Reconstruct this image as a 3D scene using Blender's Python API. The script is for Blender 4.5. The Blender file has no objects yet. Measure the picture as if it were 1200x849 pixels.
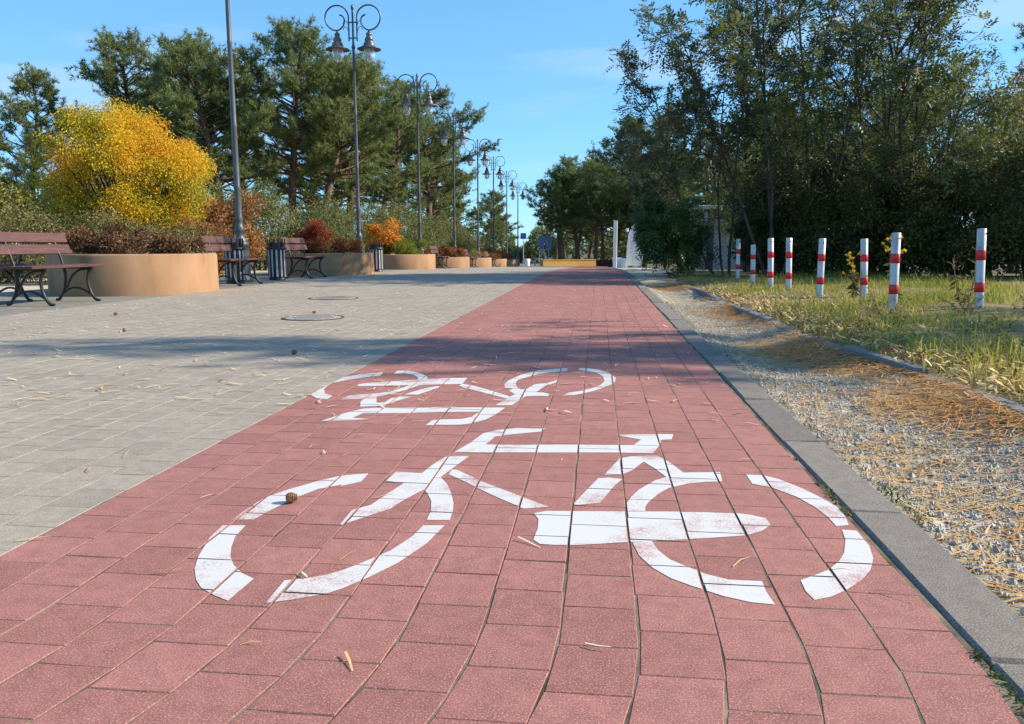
import bpy, math, random
import numpy as np
from mathutils import Vector, Matrix
from mathutils.geometry import tessellate_polygon

# ------------------------------------------------------------------ camera, sky, sun, exposure
scene = bpy.context.scene
COL = scene.collection
CAM_H, PITCH, YAW = 0.71, 8.686, 6.33
cam_data = bpy.data.cameras.new("camera")
cam_data.sensor_width = 36.0
cam_data.lens = 27.0
cam_data.clip_start = 0.02
cam_data.clip_end = 2000.0
cam = bpy.data.objects.new("camera", cam_data)
COL.objects.link(cam)
cam.location = (0.0, 0.0, CAM_H)
cam.rotation_euler = (math.radians(90 - PITCH), 0.0, math.radians(YAW))
scene.camera = cam

SUN_EL, SUN_AZ = 32.0, 12.0          # azimuth measured from +X (right of the path) towards +Y (ahead)
world = bpy.data.worlds.new("World")
scene.world = world
world.use_nodes = True
wn = world.node_tree
wn.nodes.clear()
w_out = wn.nodes.new("ShaderNodeOutputWorld")
w_bg = wn.nodes.new("ShaderNodeBackground")
w_sky = wn.nodes.new("ShaderNodeTexSky")
w_sky.sky_type = 'NISHITA'
w_sky.sun_disc = False
w_sky.sun_elevation = math.radians(SUN_EL)
w_sky.sun_rotation = math.radians(90 - SUN_AZ)
w_sky.altitude = 0
w_sky.air_density = 1.0
w_sky.dust_density = 0.0
w_sky.ozone_density = 10.0
w_bg.inputs['Strength'].default_value = 0.145
# thin streaks of high cloud, drifting over the whole sky
w_tc = wn.nodes.new("ShaderNodeTexCoord")
w_map = wn.nodes.new("ShaderNodeMapping")
w_map.inputs['Scale'].default_value = (1.3, 1.3, 9.0)
w_map.inputs['Location'].default_value = (7.14, 7.40, 4.37)
w_no = wn.nodes.new("ShaderNodeTexNoise")
w_no.inputs['Scale'].default_value = 1.5
w_no.inputs['Detail'].default_value = 5.0
w_no.inputs['Roughness'].default_value = 0.5
w_rp = wn.nodes.new("ShaderNodeValToRGB")
w_rp.color_ramp.elements[0].position = 0.52
w_rp.color_ramp.elements[0].color = (0, 0, 0, 1)
w_rp.color_ramp.elements[1].position = 0.80
w_rp.color_ramp.elements[1].color = (0.8, 0.8, 0.8, 1)
w_mx = wn.nodes.new("ShaderNodeMixRGB")
w_mx.inputs['Color2'].default_value = (2.9, 3.6, 4.5, 1)
wn.links.new(w_tc.outputs['Generated'], w_map.inputs['Vector'])
wn.links.new(w_map.outputs['Vector'], w_no.inputs['Vector'])
wn.links.new(w_no.outputs['Fac'], w_rp.inputs['Fac'])
wn.links.new(w_rp.outputs['Color'], w_mx.inputs['Fac'])
w_ga = wn.nodes.new("ShaderNodeGamma")          # clear cold autumn air: softer gradient, purer blue
w_ga.inputs['Gamma'].default_value = 0.6
w_ti = wn.nodes.new("ShaderNodeMixRGB")
w_ti.blend_type = 'MULTIPLY'
w_ti.inputs['Fac'].default_value = 1.0
w_ti.inputs['Color2'].default_value = (1.08, 1.60, 1.84, 1)
wn.links.new(w_sky.outputs['Color'], w_ga.inputs['Color'])
wn.links.new(w_ga.outputs['Color'], w_ti.inputs['Color1'])
wn.links.new(w_ti.outputs['Color'], w_mx.inputs['Color1'])
wn.links.new(w_mx.outputs['Color'], w_bg.inputs['Color'])
wn.links.new(w_bg.outputs['Background'], w_out.inputs['Surface'])

sun_data = bpy.data.lights.new("sun", 'SUN')
sun_data.energy = 5.0
sun_data.angle = math.radians(0.53)
sun_data.color = (1.0, 0.88, 0.70)
sun = bpy.data.objects.new("sun", sun_data)
COL.objects.link(sun)
_e, _a = math.radians(SUN_EL), math.radians(SUN_AZ)
SUN_DIR = Vector((math.cos(_e) * math.cos(_a), math.cos(_e) * math.sin(_a), math.sin(_e)))
sun.location = (20, 4, 15)
sun.rotation_euler = SUN_DIR.to_track_quat('Z', 'Y').to_euler()

scene.view_settings.view_transform = 'Standard'
scene.view_settings.look = 'None'
scene.view_settings.gamma = 1.0
scene.view_settings.use_curve_mapping = False
scene.view_settings.exposure = 0.7

# ------------------------------------------------------------------ helpers
def gz(y):
    """height of the ground: level near by, falling gently away beyond 16 m"""
    y = np.asarray(y, float)
    r = np.where(y < 16, 0.0, np.where(y < 26, -0.0012 * (y - 16) ** 2, -0.12 - 0.024 * (y - 26)))
    return np.where(y > 130, -0.12 - 0.024 * 104, r)
def gzf(y): return float(gz(y))

def tag(o, label=None, cat=None, group=None, kind=None):
    if label: o['label'] = label
    if cat: o['category'] = cat
    if group: o['group'] = group
    if kind: o['kind'] = kind
    return o

def link(o, parent=None):
    COL.objects.link(o)
    if parent is not None: o.parent = parent
    return o

def empty(name, loc=(0, 0, 0), rz=0.0):
    o = bpy.data.objects.new(name, None)
    o.empty_display_size = 0.2
    o.location = loc
    o.rotation_euler = (0, 0, rz)
    return link(o)

def copy_tree(o, parent=None):
    c = o.copy()
    link(c, parent)
    for ch in list(o.children): copy_tree(ch, c)
    return c

def np_mesh(name, V, F, mat=None, rnd=None, smooth=False):
    """V (n,3), F: (m,3) or (m,4) int array"""
    V = np.ascontiguousarray(V, np.float32); F = np.ascontiguousarray(F, np.int32)
    me = bpy.data.meshes.new(name)
    k = F.shape[1]; m = len(F)
    me.vertices.add(len(V)); me.vertices.foreach_set('co', V.ravel())
    me.loops.add(m * k); me.loops.foreach_set('vertex_index', F.ravel())
    me.polygons.add(m)
    me.polygons.foreach_set('loop_start', np.arange(m, dtype=np.int32) * k)
    me.polygons.foreach_set('use_smooth', np.full(m, bool(smooth)))
    if rnd is not None:
        a = me.attributes.new('rnd', 'FLOAT', 'FACE')
        a.data.foreach_set('value', np.ascontiguousarray(rnd, np.float32))
    me.update(calc_edges=True)
    if mat: me.materials.append(mat)
    return me

def obj(name, me, parent=None, loc=None):
    o = bpy.data.objects.new(name, me)
    if loc is not None: o.location = loc
    return link(o, parent)

class MB:
    """collects simple solids into one mesh"""
    def __init__(self): self.v = []; self.f = []; self.sm = []
    def add(self, vs, fs, smooth=False):
        n = len(self.v); self.v += [tuple(p) for p in vs]
        for f in fs: self.f.append(tuple(i + n for i in f)); self.sm.append(smooth)
        return self
    def box(self, c, s, bev=0.0, rot=None):
        hx, hy, hz = s[0] / 2, s[1] / 2, s[2] / 2
        if bev <= 0:
            vs = [(x, y, z) for z in (-hz, hz) for y in (-hy, hy) for x in (-hx, hx)]
            fs = [(0, 2, 3, 1), (4, 5, 7, 6), (0, 1, 5, 4), (2, 6, 7, 3), (0, 4, 6, 2), (1, 3, 7, 5)]
        else:
            b = bev; vs = []; idx = {}
            for sx in (-1, 1):
                for sy in (-1, 1):
                    for sz in (-1, 1):
                        idx[sx, sy, sz] = len(vs)
                        vs += [(sx * hx, sy * (hy - b), sz * (hz - b)), (sx * (hx - b), sy * hy, sz * (hz - b)), (sx * (hx - b), sy * (hy - b), sz * hz)]
            I = lambda a, b_, c_, k: idx[a, b_, c_] + k
            fs = []
            for s_ in (-1, 1):
                fs.append((I(s_, -1, -1, 0), I(s_, 1, -1, 0), I(s_, 1, 1, 0), I(s_, -1, 1, 0))[::s_])
                fs.append((I(-1, s_, -1, 1), I(-1, s_, 1, 1), I(1, s_, 1, 1), I(1, s_, -1, 1))[::s_])
                fs.append((I(-1, -1, s_, 2), I(1, -1, s_, 2), I(1, 1, s_, 2), I(-1, 1, s_, 2))[::s_])
                for t in (-1, 1):
                    fs.append((I(s_, t, -1, 0), I(s_, t, -1, 1), I(s_, t, 1, 1), I(s_, t, 1, 0))[::-s_ * t])
                    fs.append((I(s_, -1, t, 0), I(s_, 1, t, 0), I(s_, 1, t, 2), I(s_, -1, t, 2))[::s_ * t])
                    fs.append((I(-1, s_, t, 1), I(-1, s_, t, 2), I(1, s_, t, 2), I(1, s_, t, 1))[::s_ * t])
                    for u in (-1, 1):
                        fs.append((I(s_, t, u, 0), I(s_, t, u, 1), I(s_, t, u, 2))[::s_ * t * u])
        if rot is not None: vs = [rot @ Vector(p) for p in vs]
        return self.add([(p[0] + c[0], p[1] + c[1], p[2] + c[2]) for p in vs], fs)
    def lathe(self, prof, n=16, c=(0, 0, 0), cap=True, smooth=True):
        vs = []; fs = []
        for r, z in prof:
            for k in range(n):
                a = 2 * math.pi * k / n
                vs.append((c[0] + r * math.cos(a), c[1] + r * math.sin(a), c[2] + z))
        for j in range(len(prof) - 1):
            for k in range(n):
                a, b = j * n + k, j * n + (k + 1) % n
                fs.append((a, b, b + n, a + n))
        self.add(vs, fs, smooth)
        if cap:
            m = len(vs)
            self.add(vs[:n], [tuple(range(n))[::-1]]); self.add(vs[m - n:], [tuple(range(n))])
        return self
    def tube(self, pts, r, n=6, smooth=True):
        V, F = tube_np(pts, r, n)
        self.add(V.tolist(), F.tolist(), smooth)
        k = len(V) - n
        self.add(V[:n].tolist(), [tuple(range(n))[::-1]]); self.add(V[k:].tolist(), [tuple(range(n))])
        return self
    def prism(self, outline, d, axis='y', c=(0, 0, 0)):
        """extrude a 2-D outline (u,v) by +-d/2 along axis"""
        def P(u, v, w):
            q = {'y': (u, w, v), 'x': (w, u, v), 'z': (u, v, w)}[axis]
            return (q[0] + c[0], q[1] + c[1], q[2] + c[2])
        n = len(outline)
        vs = [P(u, v, -d / 2) for u, v in outline] + [P(u, v, d / 2) for u, v in outline]
        fs = [(k, (k + 1) % n, (k + 1) % n + n, k + n) for k in range(n)]
        tri = tessellate_polygon([[Vector((u, v, 0)) for u, v in outline]])
        fs += [tuple(t) for t in tri] + [tuple(i + n for i in t) for t in tri]
        return self.add(vs, fs)
    def mesh(self, name, mat):
        me = bpy.data.meshes.new(name)
        me.from_pydata(self.v, [], self.f)
        me.polygons.foreach_set('use_smooth', self.sm)
        me.update()
        if mat: me.materials.append(mat)
        return me
    def build(self, name, mat, parent=None, loc=None):
        return obj(name, self.mesh(name, mat), parent, loc)

def tube_np(pts, r, n=6):
    P = np.asarray(pts, float); m = len(P)
    R = np.full(m, r, float) if np.isscalar(r) else np.asarray(r, float)
    T = np.gradient(P, axis=0); T /= np.linalg.norm(T, axis=1, keepdims=True) + 1e-9
    ref = np.array([0, 0, 1.0]) if abs(T[0, 2]) < 0.9 else np.array([1.0, 0, 0])
    V = np.empty((m, n, 3)); a = np.arange(n) * 2 * math.pi / n
    U = np.cross(T[0], ref); U /= np.linalg.norm(U)
    for i in range(m):
        U = U - T[i] * U.dot(T[i]); U /= np.linalg.norm(U) + 1e-9
        W = np.cross(T[i], U)
        V[i] = P[i] + R[i] * (np.cos(a)[:, None] * U + np.sin(a)[:, None] * W)
    k = np.arange(n); k2 = (k + 1) % n
    F = np.concatenate([np.stack([i * n + k, i * n + k2, (i + 1) * n + k2, (i + 1) * n + k], 1) for i in range(m - 1)])
    return V.reshape(-1, 3), F

def smooth_curve(ctrl, n=6):
    """Catmull-Rom through control points"""
    P = [np.array(p, float) for p in ctrl]
    P = [2 * P[0] - P[1]] + P + [2 * P[-1] - P[-2]]
    out = []
    for i in range(1, len(P) - 2):
        for k in range(n):
            t = k / n
            a, b, c, d = P[i - 1:i + 3]
            out.append(0.5 * (2 * b + (c - a) * t + (2 * a - 5 * b + 4 * c - d) * t * t + (3 * b - a - 3 * c + d) * t ** 3))
    out.append(P[-2])
    return np.array(out)

# ------------------------------------------------------------------ materials
def new_mat(name):
    m = bpy.data.materials.new(name); m.use_nodes = True
    nt = m.node_tree; b = nt.nodes['Principled BSDF']
    return m, nt, b
def nd(nt, t, **kw):
    n = nt.nodes.new(t)
    for k, v in kw.items():
        if k in n.inputs: n.inputs[k].default_value = v
        else: setattr(n, k, v)
    return n
def ramp(nt, stops):
    r = nt.nodes.new('ShaderNodeValToRGB'); e = r.color_ramp.elements
    while len(e) > 1: e.remove(e[-1])
    for i, (p, c) in enumerate(stops):
        if not hasattr(c, '__len__'): c = (c, c, c)
        if i == 0: e[0].position = p; e[0].color = (*c, 1)
        else: x = e.new(p); x.color = (*c, 1)
    return r
def mix(nt, blend, fac, a, b):
    m = nt.nodes.new('ShaderNodeMixRGB'); m.blend_type = blend
    for s, v in (('Fac', fac), ('Color1', a), ('Color2', b)):
        if isinstance(v, bpy.types.NodeSocket): nt.links.new(v, m.inputs[s])
        elif s == 'Fac': m.inputs[s].default_value = v
        else: m.inputs[s].default_value = (*v, 1) if len(v) == 3 else v
    return m.outputs['Color']
def pos_noise(nt, scale, detail=3, rough=0.55, stretch=None, coord='pos'):
    if coord == 'pos': src = nd(nt, 'ShaderNodeNewGeometry').outputs['Position']
    else: src = nd(nt, 'ShaderNodeTexCoord').outputs['Object']
    if stretch:
        mp = nd(nt, 'ShaderNodeMapping'); mp.inputs['Scale'].default_value = stretch
        nt.links.new(src, mp.inputs['Vector']); src = mp.outputs['Vector']
    n = nd(nt, 'ShaderNodeTexNoise', Scale=scale, Detail=detail, Roughness=rough)
    nt.links.new(src, n.inputs['Vector'])
    return n.outputs['Fac']
def bump(nt, b, h, strength, dist):
    bm = nd(nt, 'ShaderNodeBump', Strength=strength, Distance=dist)
    nt.links.new(h, bm.inputs['Height']); nt.links.new(bm.outputs['Normal'], b.inputs['Normal'])
def rnd_value(nt):
    at = nd(nt, 'ShaderNodeAttribute', attribute_name='rnd')
    oi = nd(nt, 'ShaderNodeObjectInfo')
    ad = nd(nt, 'ShaderNodeMath', operation='ADD'); fr = nd(nt, 'ShaderNodeMath', operation='FRACT')
    nt.links.new(at.outputs['Fac'], ad.inputs[0]); nt.links.new(oi.outputs['Random'], ad.inputs[1])
    nt.links.new(ad.outputs[0], fr.inputs[0])
    return fr.outputs[0]

def mat_paver(name, c_lo, c_hi, grain_dark, grain_light, stain):
    m, nt, b = new_mat(name)
    r = rnd_value(nt)
    base = ramp(nt, [(0, c_lo), (1, c_hi)]); nt.links.new(r, base.inputs['Fac'])
    col = base.outputs['Color']
    big = ramp(nt, [(0.3, 0), (0.7, 1)]); nt.links.new(pos_noise(nt, 1.3, 4), big.inputs['Fac'])
    col = mix(nt, 'MIX', big.outputs['Color'], col, mix(nt, 'MULTIPLY', 1.0, col, (0.86, 0.86, 0.88)))
    mid = ramp(nt, [(0.35, (0.80, 0.80, 0.80)), (0.65, (1.12, 1.12, 1.12))]); nt.links.new(pos_noise(nt, 22, 5, 0.7), mid.inputs['Fac'])
    col = mix(nt, 'MULTIPLY', 1.0, col, mid.outputs['Color'])
    g1 = pos_noise(nt, 280, 3, 0.7)
    gl = ramp(nt, [(0.53, 0), (0.66, 1)]); nt.links.new(g1, gl.inputs['Fac'])
    gd = ramp(nt, [(0.34, 1), (0.47, 0)]); nt.links.new(g1, gd.inputs['Fac'])
    col = mix(nt, 'MIX', mix(nt, 'MULTIPLY', 1.0, gl.outputs['Color'], (0.8, 0.8, 0.8)), col, grain_light)
    col = mix(nt, 'MIX', mix(nt, 'MULTIPLY', 1.0, gd.outputs['Color'], (0.6, 0.6, 0.6)), col, grain_dark)
    st = ramp(nt, [(0.60, 0), (0.74, 1)]); nt.links.new(pos_noise(nt, 5.5, 6, 0.65), st.inputs['Fac'])
    col = mix(nt, 'MIX', mix(nt, 'MULTIPLY', 1.0, st.outputs['Color'], (0.4, 0.4, 0.4)), col, stain)
    nt.links.new(col, b.inputs['Base Color'])
    b.inputs['Roughness'].default_value = 0.85
    b.inputs['Specular IOR Level'].default_value = 0.3
    bump(nt, b, g1, 0.5, 0.002)
    return m

def mat_noise(name, stops, scale, rough=0.85, detail=5, bumpd=0.0, bscale=None, stretch=None, spec=0.3, coord='pos', metallic=0.0):
    m, nt, b = new_mat(name)
    f = pos_noise(nt, scale, detail, 0.6, stretch, coord)
    r = ramp(nt, stops); nt.links.new(f, r.inputs['Fac'])
    nt.links.new(r.outputs['Color'], b.inputs['Base Color'])
    b.inputs['Roughness'].default_value = rough
    b.inputs['Specular IOR Level'].default_value = spec
    b.inputs['Metallic'].default_value = metallic
    if bumpd: bump(nt, b, pos_noise(nt, bscale or scale * 4, 4, 0.6, stretch, coord), 0.6, bumpd)
    return m

def mat_leaf(name, stops, trans=0.35, rough=0.55, spec=0.35, clump=0.25, cscale=1.6):
    """leaf colour from a per-leaf random value plus slow variation over the crown"""
    m, nt, b = new_mat(name)
    at = nd(nt, 'ShaderNodeAttribute', attribute_name='rnd')
    nz = pos_noise(nt, cscale, 3, 0.5, coord='obj')
    a = nd(nt, 'ShaderNodeMath', operation='MULTIPLY_ADD'); a.inputs[1].default_value = clump * 2; a.inputs[2].default_value = -clump
    nt.links.new(nz, a.inputs[0])
    s = nd(nt, 'ShaderNodeMath', operation='ADD'); s.use_clamp = True
    nt.links.new(at.outputs['Fac'], s.inputs[0]); nt.links.new(a.outputs[0], s.inputs[1])
    r = ramp(nt, stops); nt.links.new(s.outputs[0], r.inputs['Fac'])
    nt.links.new(r.outputs['Color'], b.inputs['Base Color'])
    b.inputs['Roughness'].default_value = rough
    b.inputs['Specular IOR Level'].default_value = spec
    t = nd(nt, 'ShaderNodeBsdfTranslucent'); nt.links.new(r.outputs['Color'], t.inputs['Color'])
    mx = nd(nt, 'ShaderNodeMixShader', Fac=trans)
    out = nt.nodes['Material Output']
    nt.links.new(b.outputs[0], mx.inputs[1]); nt.links.new(t.outputs[0], mx.inputs[2])
    nt.links.new(mx.outputs[0], out.inputs['Surface'])
    return m

def mat_plain(name, c, rough=0.6, spec=0.4, metallic=0.0, var=0.12, scale=14, bumpd=0.0):
    lo = tuple(x * (1 - var) for x in c); hi = tuple(min(1, x * (1 + var)) for x in c)
    return mat_noise(name, [(0.3, lo), (0.7, hi)], scale, rough, 4, bumpd, scale * 6, None, spec, 'pos', metallic)

M = {}
M['red'] = mat_paver('red_concrete', (0.300, 0.118, 0.098), (0.375, 0.152, 0.126), (0.19, 0.07, 0.06), (0.54, 0.33, 0.28), (0.20, 0.08, 0.066))
M['grey'] = mat_paver('grey_concrete', (0.295, 0.244, 0.184), (0.36, 0.298, 0.226), (0.15, 0.14, 0.13), (0.52, 0.50, 0.47), (0.20, 0.185, 0.165))
M['kerb'] = mat_paver('kerb_concrete', (0.165, 0.142, 0.120), (0.215, 0.184, 0.155), (0.10, 0.095, 0.088), (0.42, 0.38, 0.34), (0.13, 0.12, 0.09))
M['kerb_old'] = mat_paver('old_kerb_concrete', (0.17, 0.165, 0.16), (0.24, 0.235, 0.225), (0.08, 0.08, 0.08), (0.36, 0.35, 0.33), (0.10, 0.11, 0.06))
M['joint'] = mat_noise('joint_sand', [(0.38, (0.055, 0.052, 0.028)), (0.50, (0.15, 0.12, 0.085)), (0.68, (0.29, 0.23, 0.165))], 5, 0.95, 6, 0.002, 300)
M['joint_pale'] = mat_noise('pale_joint_sand', [(0.36, (0.10, 0.09, 0.055)), (0.48, (0.28, 0.24, 0.18)), (0.66, (0.44, 0.38, 0.29))], 5, 0.95, 6, 0.002, 300)
M['red_far'] = mat_noise('red_paving_far', [(0.3, (0.295, 0.115, 0.096)), (0.7, (0.35, 0.142, 0.118))], 3, 0.85)
M['grey_far'] = mat_noise('grey_paving_far', [(0.3, (0.305, 0.275, 0.24)), (0.7, (0.355, 0.32, 0.28))], 2, 0.85)
def mat_strip():
    m, nt, b = new_mat('mossy_paving')
    g = nd(nt, 'ShaderNodeNewGeometry')
    br = nd(nt, 'ShaderNodeTexBrick', Scale=1.0)
    br.inputs['Brick Width'].default_value = 0.2; br.inputs['Row Height'].default_value = 0.1
    br.inputs['Mortar Size'].default_value = 0.006
    br.inputs['Color1'].default_value = (0.24, 0.225, 0.20, 1); br.inputs['Color2'].default_value = (0.19, 0.18, 0.16, 1)
    br.inputs['Mortar'].default_value = (0.11, 0.105, 0.07, 1)
    nt.links.new(g.outputs['Position'], br.inputs['Vector'])
    r = ramp(nt, [(0.45, 0), (0.65, 1)]); nt.links.new(pos_noise(nt, 2.5, 5), r.inputs['Fac'])
    nt.links.new(mix(nt, 'MIX', mix(nt, 'MULTIPLY', 1.0, r.outputs['Color'], (0.5,) * 3), br.outputs['Color'], (0.16, 0.16, 0.08)), b.inputs['Base Color'])
    b.inputs['Roughness'].default_value = 0.9
    return m
M['strip'] = mat_strip()
def mat_paint():
    m, nt, b = new_mat('worn_white_paint')
    fine = pos_noise(nt, 170, 3, 0.7); broad = pos_noise(nt, 4.5, 5, 0.65)
    ad = nd(nt, 'ShaderNodeMath', operation='MULTIPLY_ADD'); ad.inputs[1].default_value = 0.55
    nt.links.new(fine, ad.inputs[0]); nt.links.new(broad, ad.inputs[2])
    r = ramp(nt, [(0.80, 1), (0.97, 0)]); nt.links.new(ad.outputs[0], r.inputs['Fac'])
    scuff = ramp(nt, [(0.60, 0), (0.66, 1)]); nt.links.new(pos_noise(nt, 3.0, 4, 0.6, (1.0, 5.0, 1.0)), scuff.inputs['Fac'])
    w = mix(nt, 'MIX', mix(nt, 'MULTIPLY', 1.0, scuff.outputs['Color'], (0.35,) * 3), (0.58, 0.565, 0.545), (0.45, 0.42, 0.40))
    nt.links.new(mix(nt, 'MIX', r.outputs['Color'], (0.42, 0.22, 0.20), w), b.inputs['Base Color'])
    b.inputs['Roughness'].default_value = 0.7
    bump(nt, b, fine, 0.4, 0.0015)
    return m
M['paint'] = mat_paint()
M['forest'] = mat_noise('forest_floor', [(0.25, (0.06, 0.05, 0.025)), (0.5, (0.11, 0.10, 0.045)), (0.75, (0.17, 0.13, 0.07))], 0.9, 0.95, 8, 0.03, 9)
M['verge'] = mat_noise('verge_soil', [(0.28, (0.07, 0.07, 0.028)), (0.5, (0.17, 0.145, 0.06)), (0.75, (0.30, 0.23, 0.11))], 6, 0.95, 7, 0.02, 30)
M['sand'] = mat_noise('pale_sand', [(0.3, (0.42, 0.36, 0.26)), (0.7, (0.55, 0.48, 0.36))], 2.2, 0.95, 6, 0.01, 40)
M['gutter'] = mat_noise('gutter_mortar', [(0.3, (0.12, 0.115, 0.08)), (0.5, (0.26, 0.24, 0.19)), (0.7, (0.38, 0.36, 0.31))], 11, 0.95, 7, 0.006, 120)
M['cobble'] = mat_noise('cobble_stone', [(0.28, (0.20, 0.185, 0.13)), (0.5, (0.42, 0.39, 0.34)), (0.75, (0.58, 0.55, 0.50))], 14, 0.8, 6, 0.004, 160)
M['straw'] = mat_leaf('dry_needles', [(0, (0.30, 0.12, 0.035)), (0.35, (0.60, 0.30, 0.085)), (0.7, (0.76, 0.50, 0.20)), (1, (0.82, 0.66, 0.38))], 0.25, 0.7, 0.2, 0.2, 2.0)
M['litter'] = mat_leaf('fallen_leaves', [(0, (0.18, 0.09, 0.05)), (0.25, (0.52, 0.30, 0.10)), (0.6, (0.74, 0.56, 0.26)), (1, (0.82, 0.74, 0.54))], 0.1, 0.7, 0.2, 0.05)
M['moss'] = mat_leaf('joint_moss', [(0, (0.04, 0.05, 0.015)), (0.6, (0.10, 0.13, 0.03)), (1, (0.24, 0.26, 0.06))], 0.2, 0.8, 0.1, 0.2, 8)
M['grass'] = mat_leaf('verge_grass', [(0, (0.10, 0.145, 0.018)), (0.4, (0.29, 0.32, 0.04)), (0.72, (0.50, 0.42, 0.095)), (1, (0.66, 0.50, 0.20))], 0.45, 0.6, 0.25, 0.3, 0.9)
M['iron'] = mat_plain('black_cast_iron', (0.018, 0.018, 0.022), 0.45, 0.5, 0.0, 0.3, 20)
M['lamp'] = mat_plain('dark_grey_lamp_paint', (0.075, 0.080, 0.088), 0.42, 0.5, 0.0, 0.2, 6)
M['cap'] = mat_plain('lantern_metal', (0.13, 0.115, 0.11), 0.35, 0.5, 0.3, 0.2, 10)
M['wood'] = mat_noise('brown_stained_wood', [(0.3, (0.060, 0.026, 0.024)), (0.7, (0.125, 0.055, 0.048))], 4, 0.6, 6, 0.001, 30, (12, 1, 12), 0.35)
M['render'] = mat_noise('tan_render', [(0.27, (0.20, 0.115, 0.065)), (0.42, (0.315, 0.18, 0.095)), (0.7, (0.385, 0.23, 0.132))], 2.6, 0.9, 8, 0.003, 130, (1, 1, 0.35))
M['soil'] = mat_plain('planter_soil', (0.05, 0.035, 0.022), 0.95, 0.1)
M['ochre'] = mat_noise('ochre_boards', [(0.3, (0.36, 0.205, 0.05)), (0.7, (0.46, 0.28, 0.085))], 3, 0.8, 5, 0.002, 40, (1, 1, 8))
M['darkwood'] = mat_plain('dark_timber', (0.045, 0.035, 0.03), 0.8, 0.2)
M['white'] = mat_plain('white_enamel', (0.78, 0.78, 0.78), 0.4, 0.45, 0.0, 0.05, 9)
M['steel'] = mat_noise('scuffed_silver_paint', [(0.28, (0.26, 0.26, 0.26)), (0.45, (0.48, 0.485, 0.49)), (0.75, (0.58, 0.585, 0.59))], 9, 0.38, 7, 0.0, None, (1, 1, 0.5), 0.5, 'pos', 0.25)
M['offwhite'] = mat_plain('white_board', (0.72, 0.74, 0.77), 0.5, 0.4, 0.0, 0.04, 3)
M['redband'] = mat_plain('red_reflective_band', (0.62, 0.018, 0.022), 0.35, 0.5, 0.0, 0.12, 20)
M['ink'] = mat_plain('black_print', (0.03, 0.03, 0.03), 0.6)
M['signblue'] = mat_plain('sign_blue', (0.02, 0.11, 0.52), 0.4)
M['boardblue'] = mat_plain('banner_blue', (0.16, 0.24, 0.42), 0.6)
M['signorange'] = mat_plain('sign_orange', (0.65, 0.20, 0.07), 0.5)
M['slat'] = mat_plain('pale_metal_slat', (0.42, 0.43, 0.46), 0.4, 0.5)
M['kiosk'] = mat_plain('kiosk_panel', (0.10, 0.11, 0.10), 0.7)
M['roof'] = mat_plain('pale_roof_sheet', (0.55, 0.58, 0.62), 0.5)
M['bark_pine'] = mat_noise('pine_bark', [(0.3, (0.055, 0.038, 0.028)), (0.55, (0.14, 0.085, 0.055)), (0.75, (0.23, 0.13, 0.08))], 5, 0.9, 6, 0.02, 14, (1, 1, 0.3), 0.2, 'obj')
M['bark'] = mat_noise('grey_bark', [(0.3, (0.04, 0.035, 0.028)), (0.7, (0.12, 0.10, 0.08))], 7, 0.9, 6, 0.01, 25, (1, 1, 0.3), 0.2, 'obj')
M['cone'] = mat_noise('pine_cone_scales', [(0.3, (0.10, 0.045, 0.02)), (0.6, (0.32, 0.16, 0.07)), (0.8, (0.55, 0.33, 0.16))], 130, 0.7, 3)
M['castiron'] = mat_noise('rusty_cast_iron', [(0.3, (0.05, 0.042, 0.038)), (0.7, (0.12, 0.09, 0.07))], 30, 0.7, 5, 0.002, 90)
L = M
L['pine'] = mat_leaf('pine_needles', [(0, (0.075, 0.105, 0.034)), (0.5, (0.175, 0.215, 0.072)), (1, (0.30, 0.325, 0.115))], 0.38, 0.6, 0.3, 0.25, 0.7)
L['pine_y'] = mat_leaf('pine_needles_olive', [(0, (0.09, 0.115, 0.034)), (0.5, (0.205, 0.235, 0.072)), (1, (0.33, 0.34, 0.115))], 0.38, 0.6, 0.3, 0.25, 0.7)
L['robinia'] = mat_leaf('robinia_leaves', [(0, (0.055, 0.078, 0.024)), (0.55, (0.120, 0.150, 0.046)), (0.9, (0.21, 0.215, 0.07)), (1, (0.34, 0.26, 0.08))], 0.45, 0.5, 0.35, 0.25, 0.8)
L['robinia_pale'] = mat_leaf('robinia_leaves_pale', [(0, (0.06, 0.07, 0.035)), (0.55, (0.13, 0.135, 0.065)), (1, (0.30, 0.25, 0.12))], 0.35, 0.5, 0.35, 0.25, 0.8)
L['dark'] = mat_leaf('dark_hedge_leaves', [(0, (0.045, 0.058, 0.018)), (0.6, (0.110, 0.120, 0.038)), (0.92, (0.20, 0.16, 0.055)), (1, (0.32, 0.20, 0.06))], 0.38, 0.5, 0.3, 0.3, 0.9)
L['sumac'] = mat_leaf('glossy_green_leaves', [(0, (0.040, 0.080, 0.024)), (0.6, (0.095, 0.16, 0.048)), (1, (0.18, 0.23, 0.07))], 0.3, 0.4, 0.5, 0.2, 1)
L['yellow'] = mat_leaf('yellow_autumn_leaves', [(0, (0.14, 0.19, 0.022)), (0.25, (0.36, 0.35, 0.03)), (0.5, (0.70, 0.50, 0.022)), (0.85, (0.78, 0.49, 0.022)), (1, (0.76, 0.34, 0.02))], 0.45, 0.5, 0.3, 1.0, 0.75)
L['orange'] = mat_leaf('orange_autumn_leaves', [(0, (0.35, 0.12, 0.02)), (0.5, (0.66, 0.27, 0.03)), (1, (0.78, 0.45, 0.06))], 0.4, 0.5, 0.3, 0.3, 2)
L['rust'] = mat_leaf('rusty_hedge_leaves', [(0, (0.10, 0.035, 0.018)), (0.5, (0.28, 0.10, 0.035)), (1, (0.46, 0.20, 0.07))], 0.3, 0.6, 0.2, 0.35, 2)
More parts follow.
